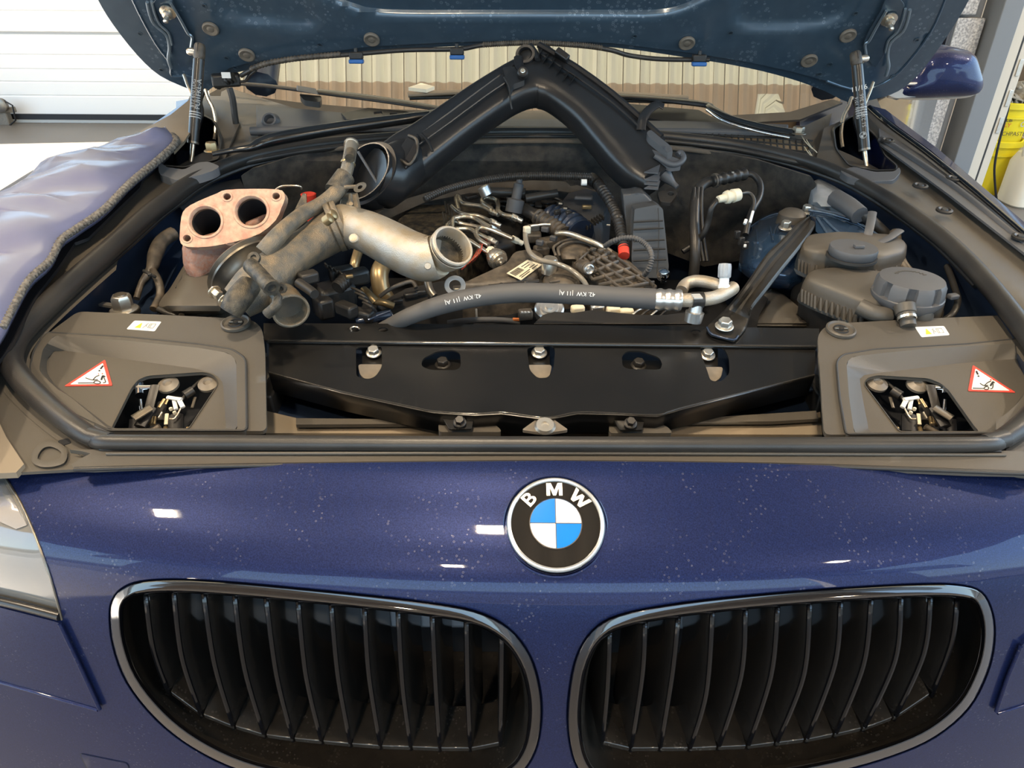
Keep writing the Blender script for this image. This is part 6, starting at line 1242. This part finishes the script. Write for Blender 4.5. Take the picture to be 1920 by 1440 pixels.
obj('pipe_ear', loft([[B(x, y, .09+dh) for x, y in ell(675, 351, r_, r_*.62, -30, 24)] for r_, dh in ((13, 0), (13, .004), (5, .004), (5, 0), (13, 0))], cap=False), 'steel', st_); K(st_, 'ear_stem', 'alu_grey', (658, 350, .085), (26, 8, 6), 10, .001)
obj('heat_plate', sheet([(520, 432), (540, 398), (562, 354), (568, 356), (569, 382), (560, 405), (536, 428), (520, 446)], [], FPl, -.012, .002, 9, tdir=tuple(-FN)), 'cast_dark', t); obj('plate_wire', tube([(517, 356, .05), (530, 349, .055), (560, 349, .055), (565, 354, .05)], 2.2), 'steel', t)
lo = D(545, 582, dep(B(545, 582, .01))); la = img(.45, -.55, .70); k = mpp(lo)
ot = obj('outlet_neck', lathe(lo, la, [(-60*k, 26*k), (-40*k, 30*k), (-10*k, 32*k), (-2*k, 35*k), (4*k, 35*k), (5*k, 32*k), (4*k, 30*k), (-25*k, 28*k)], 40, cap=False), 'alu_grey', t); obj('neck_bore', lathe(lo, la, [(-2*k, 30*k), (-25*k, 28*k), (-25*k, .0001)], 32, cap=False), 'steel_dark', ot)
obj('vacuum_port', tube([(560, 530, .03), (582, 545, .03), (590, 552, .03)], 9, n=14), 'plastic_dark', t); K(t, 'port_block', 'plastic_dark', (578, 520, .02), (36, 26, 22), 38, .003)
# ---------------------------------------------------------------- the loose intake duct
t = thing('intake_duct', 'large black plastic air duct bent like a roof, propped on the bulkhead', 'air duct', DU(1000, 260))
DPth = [(742, 318, 50, 46), (770, 296, 50, 46), (800, 275, 46, 44), (850, 238, 43, 42), (905, 200, 42, 42), (950, 172, 42, 42), (985, 156, 46, 42), (1012, 152, 50, 42), (1042, 160, 50, 42), (1075, 184, 46, 42), (1112, 216, 46, 44), (1150, 256, 50, 46), (1185, 293, 53, 46), (1212, 321, 50, 44), (1232, 342, 40, 40)]
dn = V((0, -.857, 1)).normalized()
def ductring(i, P, q):
    p = P[i]; tg = (P[min(i+1, len(P)-1)]-P[max(i-1, 0)]).normalized(); nb = (dn-tg*dn.dot(tg)).normalized(); sd = tg.cross(nb); kk = mpp(p); a_, b_ = q[2]*kk, q[3]*kk*.8
    out = []
    for j in range(28):
        an = 6.28319*j/28; c_, s_ = math.cos(an), math.sin(an); e_ = .62
        out.append(p+sd*(a_*math.copysign(abs(c_)**e_, c_))+nb*(b_*math.copysign(abs(s_)**e_, s_)))
    return out
dq = cat(DPth, 4); P = [DU(a, b, 0) for a, b, _, _ in dq]
du = obj('duct_body', loft([ductring(i, P, q) for i, q in enumerate(dq)]), 'duct', t, angle=60)
# rails, collar and ribs of the duct
UPR = .012
def rail(pts, r_, nm='edge_rail', h=.0, fl=1): return obj(nm, tube([(a, b, h) for a, b in pts], r_, DU, n=8, k=2, flat=fl), 'duct', t)
rail([(772, 264), (830, 221), (900, 169), (950, 133), (976, 116)], 5, h=.034); rail([(778, 276), (840, 232), (910, 180), (958, 148)], 2.6, h=.046)
rail([(1010, 84), (1080, 126), (1150, 177), (1210, 230), (1240, 257)], 6.5, h=.034); rail([(1012, 100), (1078, 142), (1150, 194), (1205, 244)], 2.4, h=.046)
obj('rail_flange', sheet([(1008, 82), (1030, 86), (1062, 112), (1150, 174), (1247, 258), (1235, 272), (1140, 194), (1060, 139), (1012, 114)], [], DU, .034, .008, 14), 'duct', t, .001)
K(t, 'rail_clip', 'duct', (1054, 105, .044), (28, 13, 22), 0, .002, DU, (img(.8, -.6, 0), img(.6, .8, 0), -FW))
for a, b in ((1014, 92), (1026, 100), (1038, 108), (1052, 122), (1064, 134), (1076, 141)):
    obj('gusset', prism([DU(a, b, .036), DU(a-10, b+19, .042), DU(a+1, b+2, .062)], RT*.0018), 'duct', t)
# ring holder at the ridge
pe = DU(985, 102, .045); k = mpp(pe)
rh = obj('ring_holder', lathe(pe, img(-.1, .1, .98), [(-14*k, 18*k), (0, 19*k), (3*k, 18*k), (3*k, 13*k), (-12*k, 12*k)], 28, cap=False), 'duct', t); obj('holder_plug', lathe(pe-img(-.1, .1, .98)*2*k, img(-.3, .3, .9), [(-12*k, 11*k), (0, 12*k), (2*k, 8*k), (2*k, .0001)], 20), 'plastic_dark', rh)
p = DU(980, 136, .062); obj('holder_arm', tube([(972, 108, .042), (974, 124, .048), (982, 136, .054)], 9, DU, flat=.6), 'duct', rh); obj('grommet', lathe(p, img(0, .1, 1), [(-.006, 10*k), (.003, 10*k), (.005, 8*k), (.005, 5*k), (.002, 4.6*k)], 24), 'rubber', rh); obj('bush', lathe(p, img(0, .1, 1), [(0, 4.6*k), (.006, 4.6*k), (.0065, 3.6*k), (.004, 2.2*k), (.004, .0001)], 18), 'zinc', rh)
obj('holder_arm', tube([(994, 84, .044), (1004, 98, .044), (1008, 112, .046)], 6, DU, flat=.6), 'duct', rh)
obj('collar_plate', sheet(rnd([(942, 126), (962, 124), (976, 140), (985, 150), (962, 158), (956, 176), (950, 156)], 4), [], DU, .050, .008, 8), 'duct', t, .001)
obj('seam_line', tube([(945, 145, .050), (955, 165, .051), (957, 190, .050), (960, 205, .044)], 1.8, DU), 'ink', t)
# strap hook, end clips, fins and spout at the right-hand end
obj('strap_hook', tube([(1202, 244, .045), (1205, 224, .05), (1215, 208, .05), (1232, 196, .047), (1244, 200, .043)], 9, DU, flat=.3), 'duct', t)
obj('latch_bar', sheet(rnd([(1212, 248), (1220, 243), (1258, 274), (1262, 284), (1252, 286), (1216, 256)], 3), [], DU, .050, .010, 8), 'plastic_grey', t, .0015)
obj('latch_hook', tube([(1228, 292, .044), (1256, 308, .042), (1274, 306, .04), (1282, 296, .04), (1276, 286, .04), (1270, 290, .04)], 5.5, DU, k=4), 'plastic_grey', t); obj('latch_plate', sheet(rnd([(1222, 280), (1240, 286), (1278, 300), (1276, 310), (1256, 312), (1236, 300)], 3), [], DU, .040, .008, 8), 'plastic_grey', t, .001)
for y_ in (322, 336, 344, 352): obj('fin', prism([DU(1208, y_, .055), DU(1234, y_+2, .055), DU(1238, y_-14, .040)], V((0, 0, -.002))), 'plastic_grey', t)
obj('spout', tube([(1240, 322, .01, 16), (1250, 332, .01, 12), (1262, 344, .008, 6), (1270, 351, .008, 5)], None, DU), 'plastic_grey', t)
obj('end_tab', sheet(rnd([(1232, 360), (1262, 352), (1271, 362), (1258, 380), (1238, 378)], 4), [ell(1258, 363, 6, 4, 0, 12)], DU, .004, .006, 8), 'plastic_dark', t, .001)
# scoop and round mouth at the left-hand end
obj('scoop', loft([[DU(a, b, h) for a, b, h in ((740, 302, .038), (768, 260, .04), (790, 258, .04), (784, 302, .044), (762, 332, .044))], [DU(a, b, h) for a, b, h in ((738, 294, .062), (766, 252, .062), (784, 250, .062), (780, 288, .070), (760, 316, .070))]]), 'duct', t, .002)
obj('scoop_mouth', sheet(rnd([(760, 298), (778, 266), (781, 284), (768, 304)], 3), [], DU, .078, .003, 8), 'black', t); obj('scoop_rim', tube([(740, 295, .064), (755, 302, .072), (768, 308, .074), (781, 286, .074), (781, 262, .07), (766, 254, .064)], 3, DU), 'plastic_dusty', t)
obj('scoop_web', tube([(790, 250, .05), (802, 264, .055), (811, 284, .055)], 3, DU, flat=.5), 'duct', t)
mo_ = DU(684, 322, .075); ma = img(-.36, .10, .93); k = mpp(mo_)
rg = lambda rx, ry, z: [mo_+ma*z*k+(RT*(rx*k*math.cos(a)*.86+ry*k*.34*math.sin(a))+UP*(ry*k*math.sin(a)*.94-rx*k*.10*math.cos(a))-FW*(rx*k*math.cos(a)*.30)) for a in (6.28319*q/48 for q in range(48))]
obj('mouth', loft([rg(54, 57, -60), rg(57, 60, -30), rg(57, 60, -14), rg(61, 64, -13), rg(61, 64, -9), rg(54, 57, -8), rg(54, 57, 4), rg(51.5, 54.5, 4), rg(51.4, 54.4, 2)], cap=False), 'duct', t, angle=40)
obj('mouth_bore', loft([rg(51.4, 54.4, 2), rg(50, 52, -60)], cap=False), 'void', t); obj('mouth_floor', loft([rg(50, 52, -50), rg(50, 52, -52)]), 'void', t); obj('mouth_divider', tubew([mo_+RT*(-16*k)+UP*(40*k)-ma*6*k, mo_+RT*(34*k)-UP*(42*k)-ma*6*k], .0022, 8), 'plastic_grey', t)
obj('neck', tubew([mo_-ma*20*k, mo_-ma*45*k+RT*14*k, DU(738, 324, .02), DU(770, 300, .0)], [52*k, 54*k, 54*k, 46*k], 24), 'duct', t)
